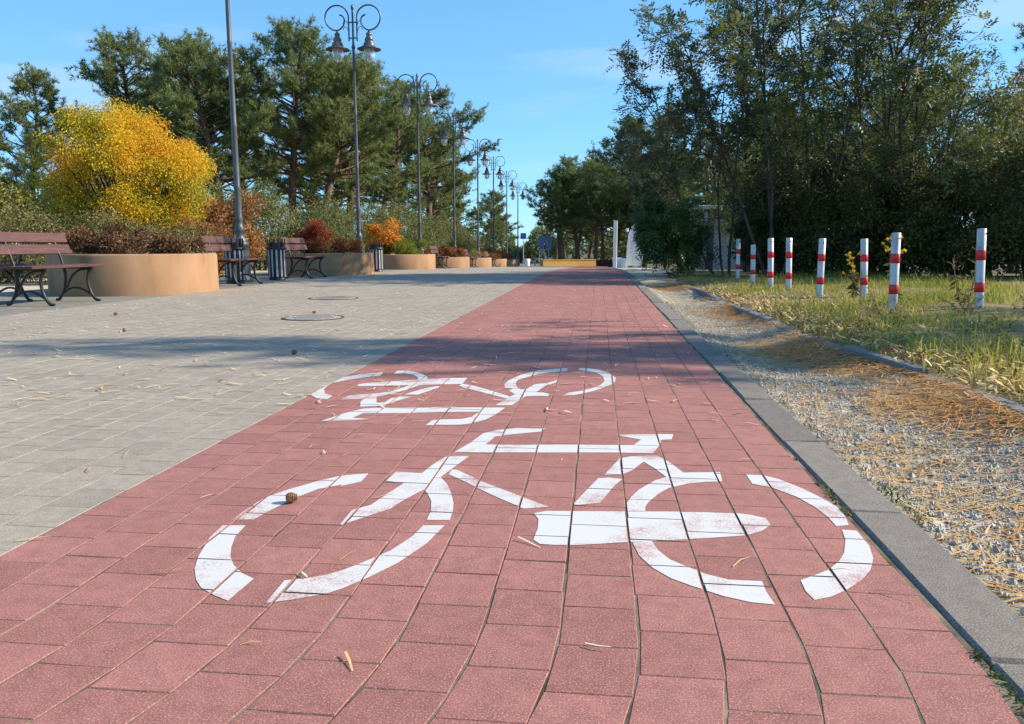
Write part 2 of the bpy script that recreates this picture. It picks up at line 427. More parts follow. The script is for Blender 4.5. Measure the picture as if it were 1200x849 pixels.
L['brown'] = mat_leaf('brown_barberry_leaves', [(0, (0.06, 0.035, 0.022)), (0.5, (0.17, 0.085, 0.045)), (1, (0.28, 0.17, 0.08))], 0.25, 0.6, 0.2, 0.35, 2.5)
L['crimson'] = mat_leaf('crimson_leaves', [(0, (0.18, 0.03, 0.02)), (0.6, (0.42, 0.085, 0.04)), (1, (0.55, 0.17, 0.06))], 0.3, 0.6, 0.2, 0.3, 2)
L['olive'] = mat_leaf('olive_shrub_leaves', [(0, (0.09, 0.09, 0.03)), (0.5, (0.23, 0.205, 0.07)), (0.85, (0.36, 0.29, 0.11)), (1, (0.45, 0.30, 0.11))], 0.3, 0.6, 0.25, 0.3, 1.2)
L['willow'] = mat_leaf('grey_green_shrub_leaves', [(0, (0.075, 0.090, 0.030)), (0.5, (0.17, 0.185, 0.062)), (1, (0.30, 0.28, 0.11))], 0.3, 0.6, 0.25, 0.3, 1.2)
L['juniper'] = mat_leaf('yellow_green_juniper', [(0, (0.06, 0.10, 0.015)), (0.5, (0.20, 0.25, 0.03)), (1, (0.40, 0.40, 0.05))], 0.3, 0.6, 0.2, 0.3, 2)
L['lime'] = mat_leaf('yellow_green_leaves', [(0, (0.08, 0.10, 0.02)), (0.5, (0.22, 0.235, 0.045)), (1, (0.40, 0.35, 0.07))], 0.4, 0.5, 0.3, 0.3, 0.7)
L['copper'] = mat_leaf('copper_leaves', [(0, (0.14, 0.06, 0.025)), (0.5, (0.32, 0.14, 0.05)), (1, (0.44, 0.24, 0.08))], 0.35, 0.5, 0.3, 0.3, 0.8)
L['drygrass'] = mat_leaf('dry_ornamental_grass', [(0, (0.18, 0.12, 0.05)), (0.5, (0.36, 0.27, 0.13)), (1, (0.50, 0.40, 0.22))], 0.3, 0.7, 0.2, 0.2, 2)
L['petal'] = mat_leaf('yellow_petals', [(0, (0.70, 0.40, 0.02)), (1, (0.85, 0.65, 0.05))], 0.3, 0.5, 0.2, 0.1, 2)
L['weed'] = mat_leaf('weed_leaves', [(0, (0.05, 0.07, 0.02)), (0.5, (0.12, 0.14, 0.045)), (1, (0.27, 0.16, 0.07))], 0.3, 0.6, 0.2, 0.2, 5)
L['stalk'] = mat_plain('dry_stalk', (0.23, 0.15, 0.085), 0.8, 0.2)
gm, gnt, gb = new_mat('lamp_glass')
gb.inputs['Base Color'].default_value = (0.97, 0.98, 1, 1); gb.inputs['Roughness'].default_value = 0.03
gb.inputs['Transmission Weight'].default_value = 0.72; gb.inputs['IOR'].default_value = 1.15
gv = ramp(gnt, [(0.3, (0.90, 0.92, 0.95)), (0.7, (1, 1, 1))]); gnt.links.new(pos_noise(gnt, 8), gv.inputs['Fac']); gnt.links.new(gv.outputs['Color'], gb.inputs['Base Color'])
M['glass'] = gm
M['lid'] = mat_plain('worn_cover_metal', (0.20, 0.18, 0.16), 0.8, 0.3, 0.0, 0.25, 25)

# ------------------------------------------------------------------ ground, promenade, cycle path
def sheet(name, xl, xr, ys, dz, mat, nx=1, parent=None, relief=None):
    ys = np.asarray(ys, float)
    fx = lambda f, y: f(y) if callable(f) else np.full_like(y, f)
    A, B = fx(xl, ys), fx(xr, ys)
    t = np.linspace(0, 1, nx + 1)
    X = A[:, None] * (1 - t) + B[:, None] * t
    Y = np.repeat(ys[:, None], nx + 1, 1)
    Z = gz(Y) + dz + (relief(X, Y) if relief else 0)
    V = np.stack([X, Y, Z], -1).reshape(-1, 3)
    i, j = np.meshgrid(np.arange(len(ys) - 1), np.arange(nx), indexing='ij')
    a = (i * (nx + 1) + j).ravel()
    F = np.stack([a, a + 1, a + nx + 2, a + nx + 1], 1)
    return obj(name, np_mesh(name, V, F, mat, smooth=True), parent)

YS = np.concatenate([np.arange(-40, 16, 4), np.arange(16, 40, 2), np.arange(40, 130, 10), [130, 132, 200, 400, 900]])
tag(sheet('ground', -400, 400, YS, -0.10, M['forest'], 40), kind='structure')
PITCH_M = 0.1446                     # column width of the pavers
ROW_M = 0.1500
X_R, X_L = 0.665, 0.665 - 14 * PITCH_M
G_COLS = 32
X_G = X_L - G_COLS * PITCH_M
YB = np.concatenate([np.arange(-1.5, 16, 1.0), np.arange(15.5, 30.6, 0.5)])
path = tag(sheet('cycle_path', X_L, X_R + 0.01, YB, -0.0014, M['joint']), kind='structure')
plaza = tag(sheet('promenade', X_G, X_L, YB, -0.0014, M['joint_pale']), kind='structure')
YF = np.concatenate([np.arange(30, 36, 2.0), np.arange(36, 130, 8), [130]])
tag(sheet('cycle_path_far', X_L, X_R + 0.01, YF[YF < 62], -0.001, M['red_far']), kind='structure')
tag(sheet('promenade_far', X_G, X_L, YF, -0.001, M['grey_far']), kind='structure')
YA = np.concatenate([np.arange(-1.5, 15.6, 1.0), np.arange(16, 36, 1.0), np.arange(36, 130, 8), [130]])
tag(sheet('paved_strip', -9.0, X_G - 0.004, YA, -0.006, M['strip']), kind='structure')
tag(sheet('sand_path', -13.2, -9.0, YA, -0.03, M['sand']), kind='structure')
tag(sheet('sand_apron', 0.84, lambda y: np.interp(y, [14, 18, 19, 24, 46], [1.7, 1.75, 1.5, 2.4, 2.6]) + 0.2 * np.sin(y * 1.7), np.arange(14.2, 46, 0.6), -0.022, M['sand'], 10, None,
          lambda x, y: -0.06 * np.clip((15.6 - y) / 1.4, 0, 1) + 0.012 * np.sin(x * 9 + y * 3)), kind='structure')

def bow(y):
    """the paver columns swing to the left just in front of the camera"""
    return np.where(y < 1.36, -0.038 * np.minimum(((1.36 - y) / 0.30), 2.2) ** 2 * 0.9, 0.0)

rngp = np.random.default_rng(5)
PW, PL, BEV = PITCH_M - 0.0028, ROW_M - 0.0011, 0.0020
TPL = []
for hx, hy, z in ((PW / 2 - BEV, PL / 2 - BEV, 0.0), (PW / 2 - 0.0006, PL / 2 - 0.0006, -0.0016), (PW / 2, PL / 2, -0.032)):
    TPL += [(-hx, -hy, z), (hx, -hy, z), (hx, hy, z), (-hx, hy, z)]
TPL = np.array(TPL)
TPF = np.array([(0, 1, 2, 3)] + [(r * 4 + (k + 1) % 4, r * 4 + k, (r + 1) * 4 + k, (r + 1) * 4 + (k + 1) % 4) for r in (0, 1) for k in range(4)])

def paver_field(x_right, ncol, y0, y1, amp):
    cx, cy = [], []
    for c in range(ncol):
        off = (c % 2) * 0.5 * ROW_M + rngp.normal(0, 0.012)
        ys = np.arange(y0 + off, y1, ROW_M)
        cy.append(ys); cx.append(np.full(len(ys), x_right - (c + 0.5) * PITCH_M))
    cx, cy = np.concatenate(cx), np.concatenate(cy)
    n = len(cx)
    rot = rngp.normal(0, 0.004, n)
    cx = cx + bow(cy) + rngp.normal(0, 0.0008, n)
    cy = cy + rngp.normal(0, 0.0008, n)
    slow = 0.0022 * np.sin(cx * 3.1 + cy * 1.3) + 0.0022 * np.sin(cx * 1.7 - cy * 2.3)
    return dict(cx=cx, cy=cy, rot=rot, z=gz(cy) + slow * amp + rngp.normal(0, 0.0009, n) * amp,
                ax=rngp.normal(0, 0.006, n) * amp, ay=rngp.normal(0, 0.006, n) * amp, rnd=rngp.random(n))

def place_pavers(fld, parent, mat, name='paver'):
    """the 300 that show largest are objects of their own, the others one joined part"""
    cx, cy = fld['cx'], fld['cy']
    yr, pr = math.radians(YAW), math.radians(PITCH)
    u = cx * math.cos(yr) + cy * math.sin(yr); fw0 = -cx * math.sin(yr) + cy * math.cos(yr)
    fw = fw0 * math.cos(pr) + CAM_H * math.sin(pr); v = CAM_H * math.cos(pr) - fw0 * math.sin(pr)
    inside = (fw > 0.1) & (np.abs(u) < fw * 0.70) & (np.abs(v) < fw * 0.52)
    order = np.argsort(np.where(inside, np.hypot(cx, cy), 1e6))
    near = order[:300]; rest = order[300:]
    variants = []
    for k in range(6):
        T = TPL.copy(); T[:, :2] += rngp.normal(0, 0.0006, (12, 2))
        me = np_mesh(name, T, TPF, mat, np.full(len(TPF), k / 6.0)); variants.append(me)
    for i in near:
        me = variants[int(fld['rnd'][i] * 5.99)]
        if cy[i] < 1.46:                       # pavers cut to follow the swing of the columns
            T = TPL.copy(); T[:, 0] += bow(cy[i] + T[:, 1]) - bow(cy[i])
            me = np_mesh(name, T, TPF, mat, np.full(len(TPF), fld['rnd'][i]))
        o = bpy.data.objects.new(name, me)
        o.location = (cx[i], cy[i], fld['z'][i])
        o.rotation_euler = (fld['ay'][i], -fld['ax'][i], fld['rot'][i])
        link(o, parent)
    n = len(rest)
    c, s = np.cos(fld['rot'][rest])[:, None], np.sin(fld['rot'][rest])[:, None]
    ly = np.repeat(TPL[None, :, 1], n, 0); lx = TPL[None, :, 0] + bow(cy[rest][:, None] + ly) - bow(cy[rest])[:, None]
    X = cx[rest][:, None] + lx * c - ly * s; Y = cy[rest][:, None] + lx * s + ly * c
    Z = fld['z'][rest][:, None] + TPL[None, :, 2] + fld['ax'][rest][:, None] * lx + fld['ay'][rest][:, None] * ly
    V = np.stack([X, Y, Z], -1).reshape(-1, 3)
    F = (TPF[None] + (np.arange(n) * 12)[:, None, None]).reshape(-1, 4)
    o = obj('pavers', np_mesh('pavers', V, F, mat, np.repeat(fld['rnd'][rest], len(TPF))), parent)
    tag(o, kind='stuff')

red = paver_field(X_R, 14, -0.6, 30.0, 0.12)
grey = paver_field(X_L - 0.001, G_COLS, -0.6, 30.0, 0.14)
place_pavers(red, path, M['red'])
place_pavers(grey, plaza, M['grey'])

# painted bicycle symbols, laid on the top face of each paver so that the joints stay open
NEAR_BIKE = [
 ('wheel_arc', [(-0.936, 1.824), (-0.937, 1.915), (-0.927, 2.007), (-0.889, 2.085), (-0.833, 2.170), (-0.789, 2.225), (-0.750, 2.245), (-0.704, 2.265), (-0.701, 2.179), (-0.749, 2.129), (-0.750, 2.144), (-0.805, 2.095), (-0.828, 2.042), (-0.852, 1.969), (-0.869, 1.901), (-0.881, 1.833)]),
 ('wheel_arc', [(-0.943, 1.784), (-0.933, 1.699), (-0.903, 1.591), (-0.876, 1.524), (-0.844, 1.471), (-0.813, 1.435), (-0.766, 1.403), (-0.729, 1.384), (-0.723, 1.489), (-0.761, 1.513), (-0.799, 1.552), (-0.830, 1.599), (-0.853, 1.651), (-0.875, 1.717), (-0.883, 1.790)]),
 ('wheel_arc', [(-0.654, 1.488), (-0.650, 1.383), (-0.595, 1.407), (-0.545, 1.435), (-0.517, 1.465), (-0.510, 1.477), (-0.478, 1.524), (-0.436, 1.604), (-0.397, 1.724), (-0.378, 1.845), (-0.432, 1.839), (-0.442, 1.765), (-0.471, 1.672), (-0.522, 1.589), (-0.549, 1.551), (-0.577, 1.524), (-0.613, 1.502)]),
 ('front_fork', [(-0.501, 2.483), (-0.423, 2.497), (-0.454, 2.340), (-0.471, 2.249), (-0.437, 2.182), (-0.407, 2.093), (-0.387, 2.017), (-0.377, 1.953), (-0.372, 1.885), (-0.432, 1.879), (-0.436, 1.947), (-0.452, 2.027), (-0.475, 2.085), (-0.495, 2.125), (-0.512, 2.081), (-0.530, 2.026), (-0.542, 1.983), (-0.549, 1.950), (-0.581, 1.907), (-0.645, 1.815), (-0.649, 1.931), (-0.610, 1.976), (-0.595, 2.054), (-0.569, 2.178), (-0.628, 2.195), (-0.623, 2.291), (-0.538, 2.283), (-0.526, 2.373)]),
 ('down_tube', [(-0.452, 2.332), (-0.436, 2.333), (-0.332, 2.214), (-0.244, 2.129), (-0.121, 2.014), (-0.190, 1.993), (-0.298, 2.105), (-0.393, 2.217), (-0.452, 2.282)]),
 ('top_tube', [(-0.484, 2.535), (-0.448, 2.675), (-0.422, 2.818), (-0.375, 2.875), (-0.310, 2.915), (-0.194, 2.928), (-0.205, 2.868), (-0.264, 2.839), (-0.321, 2.808), (-0.370, 2.772), (-0.390, 2.653), (-0.265, 2.662), (-0.100, 2.684), (0.043, 2.695), (0.137, 2.705), (0.169, 2.787), (0.086, 2.837), (0.080, 2.858), (0.295, 2.882), (0.281, 2.802), (0.243, 2.791), (0.228, 2.704), (0.199, 2.602), (0.097, 2.598), (-0.096, 2.578)]),
 ('seat_tube', [(0.031, 2.330), (0.083, 2.521), (0.125, 2.557), (0.211, 2.573), (0.245, 2.498), (0.275, 2.394), (0.281, 2.371), (0.276, 2.382), (0.394, 2.400), (0.386, 2.302), (0.334, 2.292), (0.278, 2.267), (0.219, 2.219), (0.182, 2.157), (0.151, 2.084), (0.140, 2.045), (0.138, 2.010), (0.082, 2.004), (0.088, 2.058), (0.106, 2.128), (0.132, 2.197), (0.185, 2.291), (0.221, 2.328), (0.194, 2.413), (0.161, 2.492), (0.142, 2.446), (0.123, 2.396), (0.084, 2.336)]),
 ('seat_tube', [(-0.060, 2.034), (0.012, 2.293), (0.046, 2.302), (0.085, 2.292), (0.057, 2.213), (0.017, 2.063), (-0.023, 2.048)]),
 ('chain_guard', [(-0.159, 1.959), (-0.127, 1.981), (-0.040, 1.990), (0.083, 2.001), (0.207, 2.014), (0.370, 2.025), (0.415, 2.012), (0.449, 1.990), (0.450, 1.941), (0.421, 1.898), (0.376, 1.862), (0.318, 1.844), (0.205, 1.813), (0.053, 1.776), (-0.038, 1.752), (-0.091, 1.747), (-0.128, 1.750), (-0.145, 1.776), (-0.140, 1.850), (-0.143, 1.917)]),
 ('wheel_arc', [(0.094, 1.784), (0.106, 1.705), (0.133, 1.639), (0.168, 1.589), (0.207, 1.557), (0.266, 1.516), (0.316, 1.494), (0.362, 1.489), (0.357, 1.550), (0.359, 1.596), (0.289, 1.597), (0.244, 1.621), (0.204, 1.659), (0.173, 1.693), (0.151, 1.744), (0.141, 1.799)]),
 ('wheel_arc', [(0.471, 2.389), (0.520, 2.382), (0.560, 2.347), (0.611, 2.256), (0.644, 2.168), (0.663, 2.094), (0.664, 2.049), (0.649, 1.963), (0.615, 1.951), (0.614, 2.017), (0.601, 2.096), (0.573, 2.180), (0.526, 2.253), (0.471, 2.289)]),
 ('wheel_arc', [(0.622, 1.928), (0.656, 1.924), (0.654, 1.827), (0.638, 1.751), (0.610, 1.685), (0.574, 1.629), (0.525, 1.574), (0.483, 1.537), (0.446, 1.518), (0.439, 1.559), (0.442, 1.611), (0.479, 1.641), (0.517, 1.673), (0.553, 1.722), (0.582, 1.778), (0.609, 1.858)]),
]
FAR_BIKE = [
 ('wheel_arc', [(-1.407, 3.805), (-1.358, 3.971), (-1.291, 4.076), (-1.185, 4.149), (-1.175, 4.040), (-1.243, 3.974), (-1.308, 3.893), (-1.361, 3.789)]),
 ('wheel_arc', [(-1.429, 3.768), (-1.365, 3.767), (-1.341, 3.624), (-1.297, 3.512), (-1.242, 3.462), (-1.238, 3.380), (-1.297, 3.402), (-1.351, 3.469), (-1.396, 3.578), (-1.426, 3.696)]),
 ('wheel_arc', [(-1.123, 4.207), (-1.055, 4.215), (-0.980, 4.151), (-0.914, 4.044), (-0.895, 3.966), (-0.940, 3.943), (-0.951, 3.993), (-0.998, 4.084), (-1.059, 4.127), (-1.115, 4.096)]),
 ('head_tube', [(-1.214, 3.753), (-1.187, 3.817), (-1.080, 3.864), (-0.954, 3.937), (-0.822, 3.998), (-0.688, 4.022), (-0.684, 3.842), (-0.844, 3.803), (-0.948, 3.779), (-1.078, 3.743), (-1.196, 3.722)]),
 ('front_fork', [(-1.174, 3.381), (-1.168, 3.470), (-1.123, 3.512), (-1.050, 3.539), (-0.994, 3.603), (-0.960, 3.706), (-0.947, 3.774), (-0.865, 3.792), (-0.898, 3.767), (-0.931, 3.649), (-0.962, 3.568), (-1.006, 3.488), (-1.028, 3.468), (-0.987, 3.326), (-0.953, 3.337), (-0.948, 3.434), (-0.917, 3.480), (-0.863, 3.479), (-0.906, 3.383), (-0.933, 3.267), (-1.035, 3.236), (-1.071, 3.357), (-1.078, 3.416)]),
 ('wheel_arc', [(-0.915, 3.528), (-0.888, 3.595), (-0.856, 3.685), (-0.803, 3.757), (-0.773, 3.760), (-0.809, 3.643), (-0.844, 3.536)]),
 ('down_tube', [(-0.684, 3.843), (-0.618, 3.798), (-0.539, 3.709), (-0.423, 3.568), (-0.395, 3.526), (-0.414, 3.490), (-0.533, 3.617), (-0.663, 3.741), (-0.693, 3.801)]),
 ('top_tube', [(-1.110, 2.952), (-1.088, 3.015), (-1.053, 3.120), (-1.010, 3.195), (-0.958, 3.222), (-0.840, 3.235), (-0.590, 3.270), (-0.394, 3.292), (-0.421, 3.139), (-0.449, 3.043), (-0.501, 2.968), (-0.530, 2.948), (-0.670, 2.922), (-0.661, 3.021), (-0.547, 3.047), (-0.511, 3.093), (-0.502, 3.152), (-0.489, 3.193), (-0.574, 3.184), (-0.814, 3.132), (-0.983, 3.107), (-1.000, 3.019), (-0.926, 3.005), (-0.974, 2.978)]),
 ('seat_tube', [(-0.165, 4.410), (-0.254, 4.369), (-0.331, 4.310), (-0.407, 4.169), (-0.457, 3.982), (-0.468, 3.855), (-0.454, 3.765), (-0.408, 3.742), (-0.423, 3.684), (-0.385, 3.597), (-0.400, 3.543), (-0.413, 3.480), (-0.444, 3.335), (-0.371, 3.343), (-0.346, 3.474), (-0.327, 3.558), (-0.261, 3.576), (-0.226, 3.569), (-0.220, 3.626), (-0.253, 3.659), (-0.288, 3.662), (-0.268, 3.777), (-0.239, 3.868), (-0.199, 3.955), (-0.199, 4.024), (-0.256, 3.907), (-0.284, 3.896), (-0.312, 3.872), (-0.344, 3.738), (-0.371, 3.727), (-0.394, 3.783), (-0.414, 3.902), (-0.412, 3.987), (-0.362, 4.105), (-0.307, 4.204), (-0.240, 4.270), (-0.166, 4.318)]),
 ('wheel_arc', [(-0.096, 4.418), (-0.042, 4.424), (0.023, 4.364), (0.078, 4.247), (0.106, 4.111), (0.100, 4.001), (0.080, 3.916), (0.036, 3.811), (-0.033, 3.690), (-0.100, 3.611), (-0.157, 3.587), (-0.129, 3.669), (-0.069, 3.723), (-0.014, 3.806), (0.029, 3.910), (0.045, 4.016), (0.038, 4.149), (0.007, 4.263), (-0.041, 4.322), (-0.098, 4.351)]),
]

def clip_poly(P, a, b):
    """keep the part of polygon P left of the line a->b"""
    out = []; nx, ny = -(b[1] - a[1]), b[0] - a[0]
    for i in range(len(P)):
        p, q = P[i], P[(i + 1) % len(P)]
        dp = (p[0] - a[0]) * nx + (p[1] - a[1]) * ny; dq = (q[0] - a[0]) * nx + (q[1] - a[1]) * ny
        if dp >= 0: out.append(p)
        if dp * dq < 0:
            t = dp / (dp - dq); out.append((p[0] + (q[0] - p[0]) * t, p[1] + (q[1] - p[1]) * t))
    return out
tops = []
for i in range(len(red['cx'])):
    if not (1.2 < red['cy'][i] < 5.0): continue
    hx, hy = PW / 2 - 0.0018, PL / 2 - 0.0018
    c, s = math.cos(red['rot'][i]), math.sin(red['rot'][i])
    q = [(red['cx'][i] + x * c - y * s, red['cy'][i] + x * s + y * c) for x, y in ((-hx, -hy), (hx, -hy), (hx, hy), (-hx, hy))]
    tops.append((i, q))
def bike_marking(strokes, label):
    cx = sum(p[0] for _, P in strokes for p in P) / sum(len(P) for _, P in strokes)
    cy = sum(p[1] for _, P in strokes for p in P) / sum(len(P) for _, P in strokes)
    root = empty('bicycle_marking', (cx, cy, 0))
    tag(root, label, 'road marking', 'bicycle symbols on the cycle path')
    for name, P in strokes:
        tri = tessellate_polygon([[Vector((x, y, 0)) for x, y in P]])
        V, F = [], []
        for t in tri:
            T = [P[k] for k in t]
            ar = (T[1][0] - T[0][0]) * (T[2][1] - T[0][1]) - (T[2][0] - T[0][0]) * (T[1][1] - T[0][1])
            if ar < 0: T = T[::-1]
            bx0, bx1 = min(p[0] for p in T), max(p[0] for p in T); by0, by1 = min(p[1] for p in T), max(p[1] for p in T)
            for i, q in tops:
                ccx, ccy = red['cx'][i], red['cy'][i]
                if ccx < bx0 - 0.1 or ccx > bx1 + 0.1 or ccy < by0 - 0.1 or ccy > by1 + 0.1: continue
                W = T
                for k in range(4):
                    W = clip_poly(W, q[k], q[(k + 1) % 4])
                    if len(W) < 3: break
                if len(W) < 3: continue
                n0 = len(V)
                c, s = math.cos(red['rot'][i]), math.sin(red['rot'][i])
                for x, y in W:
                    dx, dy = x - ccx, y - ccy
                    lx, ly = dx * c + dy * s, -dx * s + dy * c
                    V.append((x - cx, y - cy, red['z'][i] + red['ax'][i] * lx + red['ay'][i] * ly + 0.0012))
                F.append(tuple(range(n0, len(V))))
        me = bpy.data.meshes.new(name); me.from_pydata(V, [], F); me.update(); me.materials.append(M['paint'])
        obj(name, me, root)
bike_marking(NEAR_BIKE, 'large white painted bicycle symbol nearest the camera, upright, on the red path')
bike_marking(FAR_BIKE, 'white painted bicycle symbol farther up the red path, upside down')

# kerb stones along the red path
kerb = tag(sheet('kerb', X_R + 0.012, 0.845, np.concatenate([np.arange(-1, 20, 1.0), np.arange(20, 44, 2.0)]), -0.06, M['joint']), kind='structure')
rk = random.Random(3)
km = []
for k in range(4):
    km.append(MB().box((0, 0, -0.06), (0.148, 0.757, 0.16), 0.009).mesh('kerb_stone', M['kerb']))
yk = -0.985
while yk < 42:
    y = yk + 0.38
    o = obj('kerb_stone', km[rk.randrange(4)], kerb, (0.756 + rk.gauss(0, 0.003), y, gzf(y) - 0.020 + (0.004 if y < 3.2 else 0.002) + rk.gauss(0, 0.0025)))
    o.rotation_euler = (rk.gauss(0, 0.003), rk.gauss(0, 0.012), rk.gauss(0, 0.005))
    yk += 0.7655

# cobbled gutter between the two kerbs
def xo(y):
    return np.interp(y, [-2, 2.2, 3.2, 4.0, 4.6, 5.2, 6.4, 8.5, 14, 16], [1.56, 1.64, 1.70, 1.75, 1.72, 1.65, 1.57, 1.54, 1.50, 1.50])
def dish(x, y):
    t = (x - 0.84) / (xo(y) - 0.84)
    return -0.045 * np.clip(4 * t * (1 - t), 0, 1) - 0.012 + 0.018 * np.sin(y * 2.1) * np.clip(t, 0, 1) * (y < 14)
gut = tag(sheet('gutter', 0.83, lambda y: xo(y) + 0.02, np.arange(-1, 14.6, 0.15), -0.008, M['gutter'], 10, None, dish), kind='structure')
# dome shaped setts
dv, df = [], []
n_d = 5
for j in range(n_d):
    for i in range(n_d):
        u, v = i / (n_d - 1) * 2 - 1, j / (n_d - 1) * 2 - 1
        dv.append((u * 0.5, v * 0.5, 1 - 0.9 * max(abs(u), abs(v)) ** 3 * (0.75 + 0.25 * (abs(u * v)))))
for j in range(n_d - 1):
    for i in range(n_d - 1):
        a = j * n_d + i; df.append((a, a + 1, a + n_d + 1, a + n_d))
dv, df = np.array(dv), np.array(df)
rc = np.random.default_rng(11)
CX, CY = [], []
for y in np.arange(-0.6, 14.3, 0.094):
    w = float(xo(y)) - 0.85; k = int(w / 0.094)
    for i in range(k):
        CX.append(0.86 + (i + 0.5) * w / k + rc.normal(0, 0.008)); CY.append(y + (i % 2) * 0.03 + rc.normal(0, 0.009))
CX, CY = np.array(CX), np.array(CY); n = len(CX)
S = rc.uniform(0.074, 0.092, (n, 2)); Hh = rc.uniform(0.004, 0.013, n); R = rc.normal(0, 0.2, n)
J = dv[None] + rc.normal(0, 0.07, (n, len(dv), 3)) * np.array([1, 1, 0.9])
lx, ly = J[:, :, 0] * S[:, :1], J[:, :, 1] * S[:, 1:]
c, s = np.cos(R)[:, None], np.sin(R)[:, None]
X = CX[:, None] + lx * c - ly * s; Y = CY[:, None] + lx * s + ly * c
Z = (dish(CX, CY) - 0.0165)[:, None] + J[:, :, 2] * Hh[:, None]
V = np.stack([X, Y, Z], -1).reshape(-1, 3); F = (df[None] + (np.arange(n) * len(dv))[:, None, None]).reshape(-1, 4)
tag(obj('cobbles', np_mesh('cobbles', V, F, M['cobble'], smooth=True), gut), kind='stuff')

# grit and small stones washed into the gutter
OV = np.array([(1, 0, 0), (-1, 0, 0), (0, 1, 0), (0, -1, 0), (0, 0, 1), (0, 0, -1)], float)
OF = np.array([(0, 2, 4), (2, 1, 4), (1, 3, 4), (3, 0, 4), (2, 0, 5), (1, 2, 5), (3, 1, 5), (0, 3, 5)])
n = 26000
gy = 0.9 + 9.0 * rc.random(n) ** 1.4; gx = 0.85 + rc.random(n) * (xo(gy) - 0.86)
gs = rc.gamma(2.5, 0.0012, n) + 0.0015
W = OV[None] * gs[:, None, None] * rc.uniform(0.6, 1.4, (n, 1, 3)) + rc.normal(0, 0.18, (n, 6, 3)) * gs[:, None, None]
V = (W + np.stack([gx, gy, dish(gx, gy) - 0.003 + rc.random(n) * 0.005], -1)[:, None, :]).reshape(-1, 3)
F = (OF[None] + (np.arange(n) * 6)[:, None, None]).reshape(-1, 3)
tag(obj('grit', np_mesh('grit', V, F, M['cobble']), gut), kind='stuff')

# older kerb on the grass side, stones tilted and uneven
verge = tag(sheet('verge', lambda y: xo(y) + 0.07, 14.0, np.arange(-1, 18.1, 0.5), 0.0, M['verge'], 90, None,
                  lambda x, y: (0.03 * np.sin(x * 1.9 + y * 0.7) * np.sin(y * 0.9) + 0.05) * np.clip((x - xo(y) - 0.07) / 0.45, 0, 1) - 0.03 + 0.012 * np.clip((x - xo(y) - 0.07) / 0.1, 0, 1)), kind='structure')
okerb = tag(sheet('grass_kerb', lambda y: xo(y), lambda y: xo(y) + 0.13, np.arange(-1, 14, 0.5), -0.05, M['verge']), kind='structure')
om = MB().box((0, 0, -0.05), (0.085, 0.94, 0.16), 0.010).mesh('kerb_stone', M['kerb_old'])
yk = 1.55
while yk < 13.6:
    y = yk + 0.48; a = math.atan2(float(xo(y + 0.4) - xo(y - 0.4)), 0.8)
    o = obj('kerb_stone', om, okerb, (float(xo(y)) + 0.06 + rk.gauss(0, 0.01), y, rk.gauss(-0.010, 0.010)))
    o.rotation_euler = (rk.gauss(0, 0.014), rk.gauss(-0.05, 0.05), -a + rk.gauss(0, 0.015))
    yk += 0.965

# ------------------------------------------------------------------ scattered natural stuff
def slivers(P, ang, ln, wd, tilt, bend=0.0, rng=None):
    """thin strips lying on the ground; P (n,3)"""
    n = len(P)
    d = np.stack([np.cos(ang) * np.cos(tilt), np.sin(ang) * np.cos(tilt), np.sin(tilt)], -1)
    w = np.stack([-np.sin(ang), np.cos(ang), np.zeros(n)], -1)
    a = P - d * (ln / 2)[:, None]; b = P + d * (ln / 2)[:, None]
    w = w * (wd / 2)[:, None]
    mid = P + (rng.normal(0, 1, (n, 3)) * np.array([1, 1, 0.3]) * (ln * bend)[:, None] if bend else 0)
    mid[:, 2] = np.maximum(mid[:, 2], P[:, 2])
    V = np.stack([a - w, a + w, mid + w, mid - w, b + w * 0.5, b - w * 0.5], 1).reshape(-1, 3)
    k = (np.arange(n) * 6)[:, None]
    F = np.concatenate([k + np.array([0, 3, 2, 1]), k + np.array([3, 5, 4, 2])])
    return V, F
def wave_noise(x, y, rng, n=14, f=(0.6, 3.0)):
    s = np.zeros_like(x)
    for _ in range(n):
        a = rng.uniform(0, 2 * math.pi); k = rng.uniform(*f); s += np.sin((x * math.cos(a) + y * math.sin(a)) * k * 2.2 + rng.uniform(0, 6.3))
    return s / math.sqrt(n / 2)

rs = np.random.default_rng(21)
n = 70000
y = 1.0 + 17.0 * rs.random(n) ** 1.7; t = rs.random(n); x = 0.85 + t * (xo(y) - 0.80)
mask = 0.8 * wave_noise(x * 0.8, y, rs, 16, (0.4, 1.8)) + 1.9 * (t - 0.58) + 0.35 * (y > 4.5)
keep = rs.random(n) < np.clip((mask - 0.05) * 0.65, 0.09, 1.0)
x, y = x[keep], y[keep]; n = len(x)
pile = np.clip(mask[keep], 0, 2)
z = np.where(y < 14.4, dish(x, y), gz(y) - 0.02) + 0.004 + rs.random(n) * (0.006 + 0.016 * pile)
ang = rs.normal(0.35, 0.7, n)
V, F = slivers(np.stack([x, y, z], -1), ang, rs.uniform(0.05, 0.15, n), rs.uniform(0.002, 0.0052, n), rs.normal(0, 0.10, n), 0.06, rs)
rr = np.clip(rs.normal(0.50, 0.22, n) - 0.12 * (pile > 0.9), 0, 1)
tag(obj('needle_litter', np_mesh('needle_litter', V, F, M['straw'], np.concatenate([rr, rr]))), 'orange brown pine needles drifted over the cobbled gutter', 'needles', kind='stuff')
